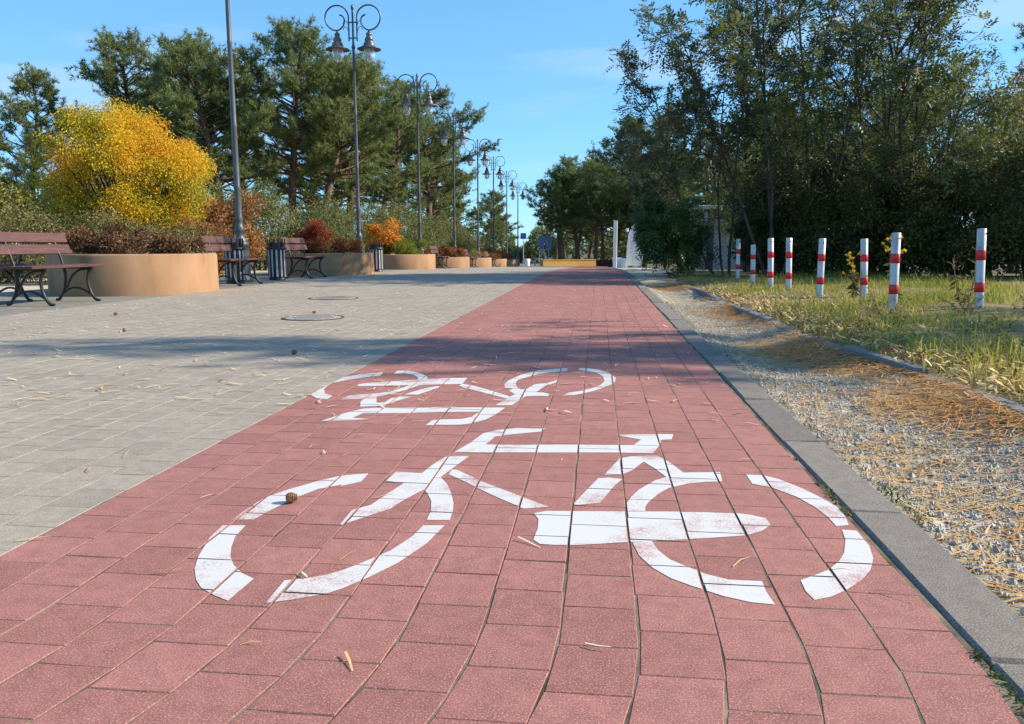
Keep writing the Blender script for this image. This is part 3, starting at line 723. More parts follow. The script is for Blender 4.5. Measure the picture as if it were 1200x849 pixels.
# moss and grit tucked in beside the kerb
n = 2600
y = np.concatenate([1.0 + rs.random(n // 2) * 1.6, 0.9 + rs.random(n // 2) * 9]); side = rs.random(n) < 0.45
x = np.where(side, 0.667 + np.abs(rs.normal(0, 0.006, n)), 0.842 + np.abs(rs.normal(0, 0.02, n)))
cl = wave_noise(y, y * 0, rs, 10, (2, 9)); k = cl > 0.0
x, y, side = x[k], y[k], side[k]; n = len(x)
x = x + np.where(side, bow(y) * rs.random(n), 0)
V, F = slivers(np.stack([x, y, np.where(side, -0.004, -0.006) + rs.random(n) * 0.012], -1), rs.uniform(0, 6.28, n), rs.uniform(0.006, 0.018, n), rs.uniform(0.002, 0.005, n), rs.uniform(0, 1.2, n), 0.1, rs)
rr = rs.random(n)
tag(obj('kerb_moss', np_mesh('kerb_moss', V, F, M['moss'], np.concatenate([rr, rr]))), 'low green moss growing along both edges of the kerb', 'moss', kind='stuff')

# sparse needles and leaf scraps on path and promenade
n = 4200
y = 1.15 + 13 * rs.random(n) ** 1.15; x = np.where(rs.random(n) < 0.16, rs.uniform(X_L, X_R, n), rs.uniform(X_G, X_L, n))
k = (x > -1.0 * y) & ((y > 3.0) | (rs.random(n) < 0.16)); x, y = x[k], y[k]; n = len(x)
V1, F1 = slivers(np.stack([x, y, 0.005 + rs.random(n) * 0.004], -1), rs.normal(0.2, 0.9, n), rs.uniform(0.03, 0.09, n), rs.uniform(0.003, 0.011, n) * np.where(y > 3.2, 1.0, 0.45), rs.normal(0, 0.08, n), 0.10, rs)
rr = np.clip(rs.normal(0.62, 0.28, n), 0, 1)
tag(obj('leaf_litter', np_mesh('leaf_litter', V1, F1, M['litter'], np.concatenate([rr, rr]))), 'pale dry needles and leaf scraps scattered over the paving', 'leaf litter', kind='stuff')

# grass on the verge
def blades(x, y, z0, h, wd, lean, rng):
    n = len(x); a = rng.uniform(0, 2 * math.pi, n)
    d = np.stack([np.cos(a), np.sin(a), np.zeros(n)], -1); w = np.stack([-np.sin(a), np.cos(a), np.zeros(n)], -1) * (wd / 2)[:, None]
    b = np.stack([x, y, z0], -1); up = np.array([0, 0, 1.0])
    m = b + up * (h * 0.55)[:, None] + d * (h * lean * 0.35)[:, None]; t = b + up * (h * (1 - 0.35 * lean))[:, None] + d * (h * lean)[:, None]
    V = np.stack([b - w, b + w, m + w * 0.8, m - w * 0.8, t + w * 0.15, t - w * 0.15], 1).reshape(-1, 3)
    k = (np.arange(n) * 6)[:, None]
    return V, np.concatenate([k + np.array([0, 1, 2, 3]), k + np.array([3, 2, 4, 5])])
rg = np.random.default_rng(8)
n = 120000
y = 2.0 + 15.5 * rg.random(n) ** 1.25; x = xo(y) + 0.09 + np.abs(rg.random(n)) * (0.62 * y + 2.0)
k = (x < 0.66 * y + 0.9) & (x < 12)
x, y = x[k], y[k]; pn = wave_noise(x, y, rg, 14, (0.4, 2.0)); edge = np.clip((x - xo(y) - 0.05) / 0.5, 0.15, 1)
k = rg.random(len(x)) < np.clip(0.55 + 0.35 * pn, 0.08, 1) * np.clip(edge + 0.1, 0, 1)
x, y, pn, edge = x[k], y[k], pn[k], edge[k]; n = len(x)
h = rg.gamma(4, 0.020, n) * (0.45 + 0.55 * edge) * (1 + 0.25 * pn) + 0.02
V, F = blades(x, y, np.full(n, 0.01), h, rg.uniform(0.003, 0.008, n), np.clip(rg.normal(0.75, 0.4, n), 0.05, 1.6), rg)
rr = np.clip(rg.normal(0.52, 0.24, n) - 0.16 * pn + 0.2 * (y < 5), 0, 1)
tag(obj('verge_grass', np_mesh('verge_grass', V, F, M['grass'], np.concatenate([rr, rr]))), 'rough green and straw coloured grass on the verge round the bollards', 'grass', kind='stuff')
n = 5000
y = 2.2 + 10 * rg.random(n); x = xo(y) + 0.05 + rg.gamma(1.3, 0.5, n); k = x < 0.66 * y + 0.8; x, y = x[k], y[k]; n = len(x)
V, F = slivers(np.stack([x, y, 0.03 + rg.random(n) * 0.05], -1), rg.uniform(0, 6.28, n), rg.uniform(0.03, 0.08, n), rg.uniform(0.004, 0.022, n), rg.normal(0, 0.5, n), 0.12, rg)
rr = np.clip(rg.normal(0.35, 0.25, n), 0, 1)
tag(obj('verge_leaf_litter', np_mesh('verge_leaf_litter', V, F, M['litter'], np.concatenate([rr, rr]))), 'brown fallen leaves caught in the verge grass', 'leaf litter', kind='stuff')

# ------------------------------------------------------------------ street furniture
def street_lamp():
    r = empty('street_lamp')
    m = MB().lathe([(0.21, 0), (0.21, 0.06), (0.185, 0.09), (0.175, 0.12), (0.155, 0.62), (0.15, 0.66), (0.165, 0.68), (0.165, 0.74), (0.15, 0.76)], 16)
    m.build('plinth', M['lamp'], r)
    m = MB().lathe([(0.135, 0.76), (0.135, 0.80), (0.085, 0.86), (0.075, 0.90), (0.098, 0.96), (0.098, 1.02), (0.070, 1.08), (0.062, 1.15), (0.080, 1.19), (0.066, 1.24),
                    (0.060, 1.75), (0.070, 1.78), (0.056, 1.83), (0.050, 2.9), (0.060, 2.94), (0.050, 2.98), (0.043, 4.4), (0.052, 4.44), (0.043, 4.48), (0.036, 6.2), (0.060, 6.24), (0.036, 6.32), (0.030, 6.4), (0.028, 7.25)], 12)
    m.build('pole', M['lamp'], r)
    MB().lathe([(0.03, 7.25), (0.045, 7.28), (0.048, 7.32), (0.03, 7.37), (0.006, 7.40)], 10).build('finial', M['lamp'], r)
    for s in (-1, 1):
        # scroll: up beside the pole, over the top, round and curling back inside
        pts = [(0.115, 6.42), (0.115, 6.9), (0.12, 7.02)]
        cxr, czr, R = 0.45, 7.04, 0.335
        for k in range(0, 37):
            a = math.pi - k * (math.pi * 1.5 / 24)
            ph = max(0, k - 24) / 8.0
            rad = R * (1 - 0.40 * ph if ph < 1 else 0.60 - 0.55 * (ph - 1))
            pts.append((cxr + rad * math.cos(a), czr + rad * math.sin(a)))
        MB().tube([(s * u, 0, v) for u, v in pts], 0.022, 6).build('scroll_arm', M['lamp'], r)
        m = MB()
        for dz in (0, 0.16):
            m.tube([(s * u, 0, v + dz) for u, v in smooth_curve([(0.12, 6.66), (0.17, 6.78), (0.24, 6.80), (0.28, 6.72)], 4)], 0.009, 5)
        m.build('leaf_ornament', M['lamp'], r)
        xh = s * 0.45
        cap = MB().lathe([(0.018, 6.72), (0.03, 6.66), (0.075, 6.62), (0.085, 6.57), (0.06, 6.55), (0.105, 6.50), (0.125, 6.43), (0.10, 6.41), (0.15, 6.36), (0.165, 6.30), (0.16, 6.28), (0.335, 6.20), (0.335, 6.185), (0.16, 6.22)], 20, (xh, 0, 0)).build('lantern_cap', M['cap'], r)
        MB().lathe([(0.155, 6.22), (0.16, 6.10), (0.15, 5.98), (0.11, 5.90), (0.05, 5.86), (0.004, 5.85)], 16, (xh, 0, 0), False).build('glass_globe', M['glass'], cap)
        MB().lathe([(0.02, 6.25), (0.022, 6.06), (0.01, 6.04)], 8, (xh, 0, 0)).build('bulb', M['offwhite'], cap)
    for z in (6.50, 6.92): MB().box((0, 0, z), (0.27, 0.035, 0.03)).build('cross_clamp', M['lamp'], r)
    return r
lamp0 = street_lamp()
LAMP_Y = [14.4, 22.1, 30.1, 37.8, 45.7, 52.9, 61.0, 70.0]
LAMP_L = ['tall dark lamp post with thick plinth beside the striped bins, its lanterns above the picture',
          'nearest double scroll lamp whose two lanterns show, above the rust hedge planter',
          'second double scroll lamp with lanterns in view, behind the juniper planter',
          'third double scroll lamp with lanterns in view along the promenade',
          'fourth double scroll lamp with lanterns in view along the promenade',
          'fifth double scroll lamp with lanterns in view along the promenade',
          'sixth double scroll lamp with lanterns in view, left of the blue sign',
          'seventh double scroll lamp with lanterns in view, right of the blue sign']
for i, (yy, lb) in enumerate(zip(LAMP_Y, LAMP_L)):
    o = lamp0 if i == 0 else copy_tree(lamp0)
    o.location = (-6.9 - 0.006 * (yy - 14), yy, gzf(yy)); o.rotation_euler.z = [0, .05, -.04, .03, -.08, .05, 0, .1][i]
    tag(o, lb, 'street lamp', 'double scroll lamp posts along the promenade')
o = copy_tree(lamp0); o.location = (-8.75, 120, gzf(120)); o.rotation_euler.z = 0.1
tag(o, 'tiny farthest scroll lamp in the gap between the two woods', 'street lamp', 'double scroll lamp posts along the promenade')

def bench():
    """faces +X, long axis along Y, origin at the ground under the middle of the seat front"""
    r = empty('bench')
    Ln = 1.30
    for k in range(4):
        MB().box((-0.44 + k * 0.115, 0, 0.452 - 0.010 * (k == 0)), (0.105, Ln, 0.034), 0.006).build('seat_slat', M['wood'], r)
    for (xx, zz) in ((-0.512, 0.655), (-0.558, 0.800)):
        MB().box((xx, 0, zz), (0.032, Ln, 0.125), 0.006, Matrix.Rotation(-0.30, 3, 'Y')).build('back_slat', M['wood'], r)
    for s in (-1, 1):
        yy = s * 0.42
        m = MB()
        C = lambda pts, rad=0.019: m.tube([(u, yy, v) for u, v in smooth_curve(pts, 5)], rad, 6)
        C([(-0.05, 0.43), (-0.11, 0.36), (-0.13, 0.26), (-0.10, 0.12), (-0.04, 0.025), (0.02, 0.012)])
        C([(-0.44, 0.43), (-0.43, 0.30), (-0.46, 0.15), (-0.53, 0.03), (-0.58, 0.012)])
        C([(-0.50, 0.08), (-0.38, 0.155), (-0.25, 0.165), (-0.08, 0.08)], 0.014)
        C([(-0.42, 0.16), (-0.35, 0.30), (-0.24, 0.39), (-0.10, 0.41)], 0.014)
        C([(-0.52, 0.43), (-0.30, 0.425), (-0.04, 0.43)], 0.016)
        C([(-0.44, 0.43), (-0.475, 0.55), (-0.525, 0.70), (-0.585, 0.87)], 0.016)
        m.build('leg_frame', M['iron'], r)
    return r
bench0 = bench()
BENCH = [(-6.36, 8.80, 0, 'brown slatted bench in front of the largest tan planter, leftmost facing the path'),
         (-7.75, 8.65, math.pi, 'brown bench with its back to the leftmost bench, cut by the picture edge'),
         (-6.18, 13.25, 0, 'brown bench between the largest planter and the thick lamp plinth'),
         (-6.05, 16.30, 0, 'brown bench standing against the planter with rust and crimson hedge'),
         (-5.95, 24.3, 0, 'small distant bench beyond the juniper planter'),
         (-6.0, 32.0, 0, 'far bench just beyond the fourth planter'),
         (-6.0, 39.9, 0, 'far bench just beyond the fifth planter, barely showing'),]
BENCH[4] = (-5.72, 29.2, 0, 'small distant bench between the juniper planter and the planter after it')
BENCH[5] = (-5.72, 36.3, 0, 'tiny bench between the fourth and fifth planters')
BENCH[6] = (-5.72, 43.3, 0, 'tiny bench between the fifth and sixth planters')
for i, (x, y, rz, lb) in enumerate(BENCH):
    o = bench0 if i == 0 else copy_tree(bench0)
    o.location = (x, y, gzf(y) - 0.004); o.rotation_euler.z = rz
    tag(o, lb, 'bench', 'benches along the promenade')

def bin_():
    r = empty('litter_bin')
    MB().lathe([(0.15, 0.05), (0.15, 0.76)], 18).build('liner', M['iron'], r)
    MB().lathe([(0.165, 0), (0.165, 0.05), (0.12, 0.07)], 18).build('base', M['iron'], r)
    MB().lathe([(0.172, 0.10), (0.178, 0.10), (0.178, 0.13), (0.172, 0.13)], 18, (0, 0, 0), False).build('hoop', M['iron'], r)
    MB().lathe([(0.172, 0.62), (0.20, 0.62), (0.205, 0.66), (0.175, 0.67)], 18, (0, 0, 0), False).build('hoop', M['iron'], r)
    pal = MB().box((0, 0, 0), (0.012, 0.036, 0.56), 0.003).mesh('slat', M['slat']); drk = MB().box((0, 0, 0), (0.014, 0.03, 0.74), 0.003).mesh('slat', M['iron'])
    for k in range(24):
        a = 2 * math.pi * k / 24
        o = obj('slat', drk if k % 2 else pal, r, (0.172 * math.cos(a), 0.172 * math.sin(a), 0.35 if k % 2 == 0 else 0.46)); o.rotation_euler.z = a
    return r
bin0 = bin_()
for i, (x, y, lb) in enumerate([(-6.72, 13.75, 'striped litter bin behind the bench left of the lamp plinth'), (-6.50, 15.15, 'striped litter bin right of the lamp plinth, most open to view'), (-6.15, 21.1, 'striped litter bin between the rust hedge planter and the juniper planter')]):
    o = bin0 if i == 0 else copy_tree(bin0)
    o.location = (x, y, gzf(y) - 0.005); o.rotation_euler.z = i * 0.4
    o.scale = (1, 1, 1.0)
    tag(o, lb, 'bin', 'striped litter bins')

def planter(x, y, R, H, lb):
    r = empty('planter', (x, y, gzf(y) - 0.02))
    tag(r, lb, 'planter', 'round tan planters along the promenade')
    MB().lathe([(R, 0), (R, H - 0.03), (R - 0.02, H), (R - 0.16, H), (R - 0.17, H - 0.08)], 56, (0, 0, 0), False).build('wall', M['render'], r)
    MB().lathe([(R - 0.165, H - 0.09), (R - 0.165, H - 0.07)], 40).build('soil', M['soil'], r)
    return r
PLANTERS = [(-7.06, 11.18, 1.18, 0.60, 'largest tan round planter, at left, topped by a brown hedge'),
            (-6.70, 18.55, 1.18, 0.54, 'tan planter with rust hedge and crimson shrub behind the third bench'),
            (-6.70, 25.9, 1.18, 0.53, 'tan planter with yellow green juniper'),
            (-6.70, 33.0, 1.18, 0.50, 'fourth tan planter from the left, low rust hedge on it'),
            (-6.70, 40.0, 1.18, 0.52, 'fifth tan planter from the left, topped by dry grass'),
            (-6.70, 46.9, 1.18, 0.50, 'sixth tan planter from the left, far down the row'),
            (-6.70, 53.7, 1.18, 0.50, 'last tan planter of the row, next to the blue sign')]
for p in PLANTERS: planter(*p)

def bollard(x, y, h, lean, turn, lb):
    r = empty('bollard', (x, y, 0.0)); R = 0.044
    r.rotation_euler = (lean[0], lean[1], turn)
    tag(r, lb, 'bollard', 'red and white bollards on the verge')
    MB().lathe([(R, -0.05), (R, h - 0.004), (R - 0.006, h), (0.002, h + 0.002)], 18).build('post', M['steel'], r)
    for a, b in ((0.25, 0.37), (0.63, 0.75)):
        MB().lathe([(R + 0.0005, h * (1 - b)), (R + 0.0025, h * (1 - b) + 0.002), (R + 0.0025, h * (1 - a) - 0.002), (R + 0.0005, h * (1 - a))], 18, (0, 0, 0), False).build('reflective_band', M['redband'], r)
    MB().lathe([(0.010, 0), (0.010, 0.004)], 8).build('bolt_hole', M['ink'], r, (0.012, -R - 0.003, h - 0.055)).rotation_euler = (math.pi / 2, 0, 0)
for a in [(3.99, 8.56, 0.875, (0.0, -0.055), 0.2, 'tallest looking red and white bollard, rightmost and nearest'),
          (3.05, 8.35, 0.83, (0.02, -0.035), 0.1, 'red and white bollard just left of the tall yellow flowered weed'),
          (3.43, 10.39, 0.785, (0, -0.06), 0.0, 'red and white bollard just right of the short yellow flowered weed'),
          (2.90, 10.49, 0.79, (0.03, -0.01), -0.1, 'fourth red and white bollard from the right'),
          (2.855, 11.96, 0.81, (0, -0.04), 0.0, 'fifth red and white bollard from the right'),
          (2.68, 12.37, 0.81, (0, -0.05), 0.3, 'third red and white bollard from the left'),
          (2.82, 14.5, 0.71, (0, -0.03), 0.0, 'shortest red and white bollard, second from the left'),
          (2.92, 16.6, 0.83, (0, -0.03), 0.2, 'farthest red and white bollard, leftmost in deep shade')]: bollard(*a)

def manhole(x, y, R, lb):
    r = empty('manhole_cover', (x, y, 0.003)); tag(r, lb, 'manhole cover')
    MB().lathe([(R, 0), (R, 0.004), (R - 0.02, 0.005), (R - 0.02, 0.0)], 36, (0, 0, 0), False).build('rim', M['castiron'], r)
    m = MB().lathe([(R - 0.03, -0.002), (R - 0.03, 0.002), (R - 0.035, 0.003), (0.01, 0.003)], 36)
    for k in range(-3, 4): m.box((0, k * 0.08, 0.004), (2 * math.sqrt(max(0.01, (R - 0.09) ** 2 - (k * 0.08) ** 2)), 0.022, 0.004))
    m.build('lid', M['grey_far'], r)
manhole(-2.76, 7.24, 0.30, 'nearer dark round manhole cover in the grey paving')
manhole(-3.50, 9.95, 0.33, 'farther dark round manhole cover in the grey paving')

def pine_cone(x, y, z, s, rz, lb):
    r = empty('pine_cone', (x, y, z), rz); tag(r, lb, 'pine cone', 'fallen pine cones')
    core = MB(); prof = [(0.001, -0.5), (0.22, -0.46), (0.36, -0.30), (0.40, -0.1), (0.34, 0.15), (0.22, 0.38), (0.06, 0.5)]
    core.lathe([(a * s, b * s) for a, b in prof], 12)
    o = core.build('core', M['cone'], r, (0, 0, 0.36 * s)); o.rotation_euler = (0, math.pi / 2, 0)
    sc = MB()
    for j in range(7):
        zc = -0.42 + j * 0.13; rad = np.interp(zc, [p[1] for p in prof], [p[0] for p in prof])
        for k in range(9):
            a = 2 * math.pi * (k + 0.5 * (j % 2)) / 9
            sc.box((rad * s * math.cos(a), rad * s * math.sin(a), zc * s), (0.10 * s, 0.22 * s, 0.06 * s), 0.015 * s, Matrix.Rotation(a, 3, 'Z') @ Matrix.Rotation(-0.7, 3, 'Y'))
    o = sc.build('scales', M['cone'], r, (0, 0, 0.36 * s)); o.rotation_euler = (0, math.pi / 2, 0)
pine_cone(-0.834, 1.972, 0.004, 0.034, 0.35, 'brown pine cone lying on the nearest bicycle symbol')
pine_cone(-4.85, 7.28, 0.004, 0.038, 1.0, 'pine cone on grey paving, farthest left')
pine_cone(-3.87, 5.91, 0.004, 0.034, 2.0, 'pine cone on grey paving above the end of the tree shadow')
pine_cone(-1.96, 4.78, 0.004, 0.038, 0.3, 'pine cone in the tree shadow near the red path')
pine_cone(-2.92, 7.69, 0.004, 0.036, 0.9, 'pine cone just behind the nearer manhole cover')

# far end of the promenade
w = empty('low_wall', (-2.25, 60.0, gzf(60) - 0.05), math.radians(38)); tag(w, 'long low ochre wall across the far end of the path', 'wall')
MB().box((0, 0, 0.25), (5.0, 0.4, 0.5)).build('wall_face', M['ochre'], w)
MB().box((0, 0, 0.53), (5.06, 0.48, 0.06), 0.01).build('coping', M['ochre'], w)
w = empty('timber_box', (0.75, 59.0, gzf(59) - 0.05)); tag(w, 'dark timber box with a post, right of the ochre wall', 'box')
for k in range(3): MB().box((0, -0.4, 0.10 + k * 0.19), (1.7, 0.05, 0.17), 0.01).build('plank', M['darkwood'], w)
MB().box((0, 0, 0.28), (1.66, 0.74, 0.54)).build('body', M['darkwood'], w)
MB().box((-0.45, -0.46, 0.7), (0.12, 0.07, 1.4), 0.01).build('post', M['darkwood'], w)
def tapered_pot(x, y, r0, r1, h, lb):
    r = empty('plant_pot', (x, y, gzf(y) - 0.01)); tag(r, lb, 'pot')
    MB().lathe([(r0, 0), (r1, h), (r1 - 0.04, h), (r1 - 0.05, h - 0.08)], 20, (0, 0, 0), False).build('shell', M['white'], r)
    MB().lathe([(r1 - 0.06, h - 0.1), (r1 - 0.06, h - 0.08)], 16).build('soil', M['soil'], r)
tapered_pot(-5.65, 62.0, 0.17, 0.25, 0.58, 'small white tapered pot beside the last lamp')
tapered_pot(1.05, 43.0, 0.22, 0.27, 0.55, 'white pot at the path edge left of the leafy sumac')
tapered_pot(1.42, 42.5, 0.20, 0.24, 0.50, 'white pot next to the sumac, rightmost of two at the path edge')
t = empty('picnic_table', (-5.0, 66, gzf(66))); tag(t, 'tiny dark table on thin legs before the information board', 'table')
MB().box((0, 0, 0.72), (0.8, 0.8, 0.05), 0.01).build('top', M['darkwood'], t)
for sx in (-1, 1):
    for sy in (-1, 1): MB().box((sx * 0.33, sy * 0.33, 0.35), (0.06, 0.06, 0.7)).build('leg', M['slat'], t)
s = empty('road_sign', (-5.98, 62.2, gzf(62))); tag(s, 'small square blue sign on a pale post past the planters', 'sign')
MB().lathe([(0.035, 0), (0.035, 2.6)], 10).build('post', M['slat'], s)
pn = MB().box((0, -0.05, 2.38), (0.46, 0.02, 0.46), 0.005).build('panel', M['signblue'], s)
m = MB().box((0, -0.064, 2.38), (0.06, 0.006, 0.30)).box((0, -0.0675, 2.42), (0.26, 0.005, 0.06)); m.build('pictogram', M['boardblue'], pn)
s = empty('information_board', (-5.5, 80, gzf(80))); tag(s, 'grey blue banner board on a pale post in the far gap', 'sign')
for k, dx in enumerate((-0.3, 0.42)): MB().box((dx, 0.1 * k, 2.35), (0.55, 0.05, 1.35), 0.01).build('panel', M['boardblue'], s)
MB().tube([(0.1, 0, 0), (0.05, 0, 0.8), (-0.08, 0, 1.7)], [0.12, 0.09, 0.06], 8).build('post', M['slat'], s)
MB().box((0.4, 0.1, 0.85), (0.08, 0.08, 1.7)).build('post', M['slat'], s)

# white boards at the right edge of the path
s = empty('white_pillar', (0.86, 40, gzf(40))); tag(s, 'slim white upright pillar left of the leaning panels', 'pillar')
MB().box((0, 0, 1.18), (0.2, 0.2, 2.36), 0.02).build('shaft', M['white'], s); MB().box((0, 0, 2.375), (0.24, 0.24, 0.03)).build('cap', M['white'], s)
def sail_panel(x, y, w_, rz, lb, marks):
    r = empty('sail_banner', (x, y, gzf(y)), rz); tag(r, lb, 'banner', 'white sail banners')
    out = [(-0.30, 0.1), (0.16, 0.1), (0.24, 0.7), (0.33, 1.5), (0.37, 2.27), (0.15, 2.25), (-0.05, 2.10), (-0.22, 1.75), (-0.30, 1.2), (-0.33, 0.6)]
    pnl = MB().prism([(u * w_, v) for u, v in out], 0.04).build('panel', M['white'], r)
    MB().tube([(0.38 * w_, 0, 2.3), (0.34 * w_, 0, 1.5), (0.2 * w_, 0, 0.0)], 0.02, 6).build('mast', M['slat'], r)
    m = MB()
    for (u, v, a, ln) in marks: m.box((u, -0.024, v), (ln, 0.006, 0.035), 0, Matrix.Rotation(a, 3, 'Y'))
    m.build('lettering', M['ink'], pnl)
sail_panel(2.0, 40.0, 1.0, 0.15, 'right and larger white sail banner with dark squiggles', [(0.06, 1.95, 0.4, .16), (0.10, 1.86, -0.8, .10), (0.02, 1.62, 0.9, .14), (0.0, 1.5, -0.3, .16), (-0.06, 1.2, 0.7, .14), (-0.04, 1.05, -0.7, .12), (-0.1, 0.85, 0.2, .12)])
sail_panel(1.74, 40.6, 0.85, 0.15, 'left white sail banner partly behind the larger one', [(-0.02, 1.0, 0.2, .12), (-0.05, 0.8, -0.5, .10)])
s = empty('notice_board', (2.64, 22.0, gzf(22))); s.rotation_euler.z = -0.1; tag(s, 'tall plain white board in shade behind the sumac', 'board')
MB().box((0, 0, 0.97), (0.68, 0.07, 1.36), 0.01).build('panel', M['offwhite'], s); MB().box((0.06, -0.038, 0.48), (0.18, 0.008, 0.03)).build('slot', M['ink'], s)
for sx in (-1, 1): MB().box((sx * 0.29, 0.06, 0.5), (0.05, 0.05, 1.0)).build('leg', M['slat'], s)
s = empty('kiosk', (6.0, 33.5, gzf(33))); tag(s, 'pale flat roofed hut glimpsed behind the robinia trees', 'hut')
MB().box((0, 0, 1.2), (3.6, 2.6, 2.4)).build('wall', M['kiosk'], s); MB().box((0, 0, 2.48), (4.2, 3.2, 0.14), 0.02).build('roof', M['roof'], s)
MB().box((-0.9, -1.315, 1.0), (0.9, 0.03, 2.0), 0.005).build('door', M['slat'], s)
s = empty('small_sign', (-11.4, 17.3, -0.05)); tag(s, 'tiny white and orange sign in front of the yellow tree', 'sign')
MB().lathe([(0.025, 0), (0.025, 1.75)], 8).build('post', M['slat'], s); MB().box((0, -0.035, 1.58), (0.13, 0.02, 0.20), 0.02).build('panel', M['white'], s); MB().box((0, -0.035, 1.28), (0.13, 0.02, 0.16), 0.004).build('panel', M['signorange'], s)

# ------------------------------------------------------------------ vegetation
def unit(v): return v / (np.linalg.norm(v, axis=-1, keepdims=True) + 1e-9)
def leaf_quads(P, size, rng, aspect=0.5, droop=0.3, D=None):
    n = len(P)
    if D is None: D = rng.normal(0, 1, (n, 3))
    D = unit(unit(D) + np.array([0, 0, -droop])); W = unit(np.cross(D, rng.normal(0, 1, (n, 3))))
    N = np.cross(D, W)
    s = size[:, None]
    a = P; b = P + D * s; c = P + D * s * 0.45
    l = c + W * s * aspect * 0.5 + N * s * 0.08; r = c - W * s * aspect * 0.5 + N * s * 0.08
    return np.stack([a, r, b, l], 1).reshape(-1, 3), np.arange(n * 4).reshape(n, 4)
def compound_leaves(P, D, ln, rng, pairs=5, lw=0.30):
    """pinnate leaves: a row of leaflet pairs along a drooping rachis"""
    n = len(P); D = unit(D); W = unit(np.cross(D, rng.normal(0, 0.35, (n, 3)) + np.array([0, 0, 1.0]))); N = np.cross(W, D)
    Vs = []
    for j in range(pairs + 1):
        t = 0.2 + 0.8 * j / pairs
        c = P + D * (ln * t)[:, None] - np.array([0, 0, 1.0]) * (ln * 0.35 * t * t)[:, None]
        L = (ln * lw * (1.0 if j else 0.8) * rng.uniform(0.8, 1.15, n))[:, None]
        for s in ((-1, 1) if j < pairs else (0,)):
            d = unit(W * s + D * 0.55 - N * 0.25) if s else unit(D - N * 0.2)
            w = unit(np.cross(d, N))
            m = c + d * L * 0.5
            Vs.append(np.stack([c, m + w * L * 0.23, c + d * L, m - w * L * 0.23], 1))
    V = np.stack(Vs, 1).reshape(-1, 3); k = len(Vs)
    return V, np.arange(n * k * 4).reshape(-1, 4), k
def tufts(P, D, ln, k, rng, width=0.022, spread=0.9):
    n = len(P); D = unit(D)
    d = unit(D[:, None, :] + rng.normal(0, spread, (n, k, 3)))
    L = (ln[:, None] * rng.uniform(0.7, 1.15, (n, k)))[..., None]
    w = unit(np.cross(d, rng.normal(0, 1, (n, k, 3)))) * width / 2
    b = P[:, None, :] + d * L * 0.08
    V = np.stack([b - w, b + w, P[:, None, :] + d * L], 2).reshape(-1, 3)
    return V, np.arange(n * k * 3).reshape(-1, 3)

class Wood:
    def __init__(self): self.V = []; self.F = []; self.n = 0
    def tube(self, pts, r, n=5):
        V, F = tube_np(pts, r, n); self.V.append(V); self.F.append(F + self.n); self.n += len(V)
    def mesh(self, name, mat): return np_mesh(name, np.concatenate(self.V), np.concatenate(self.F), mat, smooth=True)

def wander(p, d, L, rng, gnarl, trop, nseg):
    pts = [np.array(p, float)]; d = unit(np.array(d, float)); st = L / nseg
    for _ in range(nseg):
        d = unit(d + rng.normal(0, gnarl, 3) + np.array([0, 0, trop])); pts.append(pts[-1] + d * st)
    return np.array(pts)

def make_pine(rng, H, crown0, spread, lean=0.0, mat='pine', dens=1.0, lop=0.0):
    """irregular Scots pine: bare lower trunk, whorled limbs, needle tufts in clumps"""
    w = Wood()
    tr = wander((0, 0, -0.1), (lean, 0.02, 1), H, rng, 0.055, 0.02, 14)
    tt = np.linspace(0, 1, len(tr)); rad = 0.021 * H * (1 - tt) ** 0.8 + 0.02
    w.tube(tr, rad, 9)
    TP, TD = [], []
    nl = int(H * 7.5)
    for i in range(nl):
        t = crown0 + (1 - crown0) * (i / nl) ** 0.9 + rng.normal(0, 0.01); t = min(t, 0.985)
        p = np.array([np.interp(t, tt, tr[:, k]) for k in range(3)])
        a = i * 2.4 + rng.normal(0, 0.5); u = (t - crown0) / (1 - crown0)
        prof = (0.65 + 1.1 * u) if u < 0.32 else max(0.12, ((1 - u) / 0.68) ** 0.55)
        Lb = spread * prof * rng.uniform(0.45, 1.25) * (1 + lop * math.cos(a))
        if u < 0.08 and rng.random() < 0.4: continue
        up = 0.05 + 0.75 * u
        pts = wander(p, (math.cos(a), math.sin(a), up), Lb, rng, 0.10, 0.035, 6)
        w.tube(pts, np.linspace(0.010 * H * (1 - t) + 0.016, 0.008, len(pts)), 4)
        ns = int(max(4, Lb * 5.6 * dens))
        for k in range(ns):
            q = rng.uniform(0.45, 1.0); j = q * (len(pts) - 1); b = pts[int(j)] + (pts[min(int(j) + 1, len(pts) - 1)] - pts[int(j)]) * (j % 1)
            d0 = unit(pts[-1] - pts[0]); d = unit(d0 + rng.normal(0, 0.75, 3) * np.array([1, 1, 0.6]) + np.array([0, 0, 0.25]))
            Ls = rng.uniform(0.25, 0.55) * (0.6 + 0.25 * spread)
            e = b + d * Ls
            if rng.random() < 0.5: w.tube(np.array([b, (b + e) / 2 + rng.normal(0, 0.02, 3), e]), [0.010, 0.008, 0.005], 3)
            nt_ = int(6 * dens) + 2
            for g in np.linspace(0.35, 1.08, nt_):
                TP.append(b + d * Ls * g + rng.normal(0, 0.055, 3)); TD.append(d + np.array([0, 0, 0.5]))
    for k in range(10): TP.append(tr[-1] + np.array([0, 0, -0.06 * k]) + rng.normal(0, 0.03, 3)); TD.append(np.array([0, 0, 1.0]))
    TP, TD = np.array(TP), np.array(TD); n = len(TP)
    V, F = tufts(TP, TD, rng.uniform(0.15, 0.27, n), 9, rng, 0.029)
    rn = np.clip(rng.normal(0.5, 0.2, n), 0, 1)
    return w.mesh('trunk', M['bark_pine']), np_mesh('crown', V, F, M[mat], np.repeat(rn, 9))

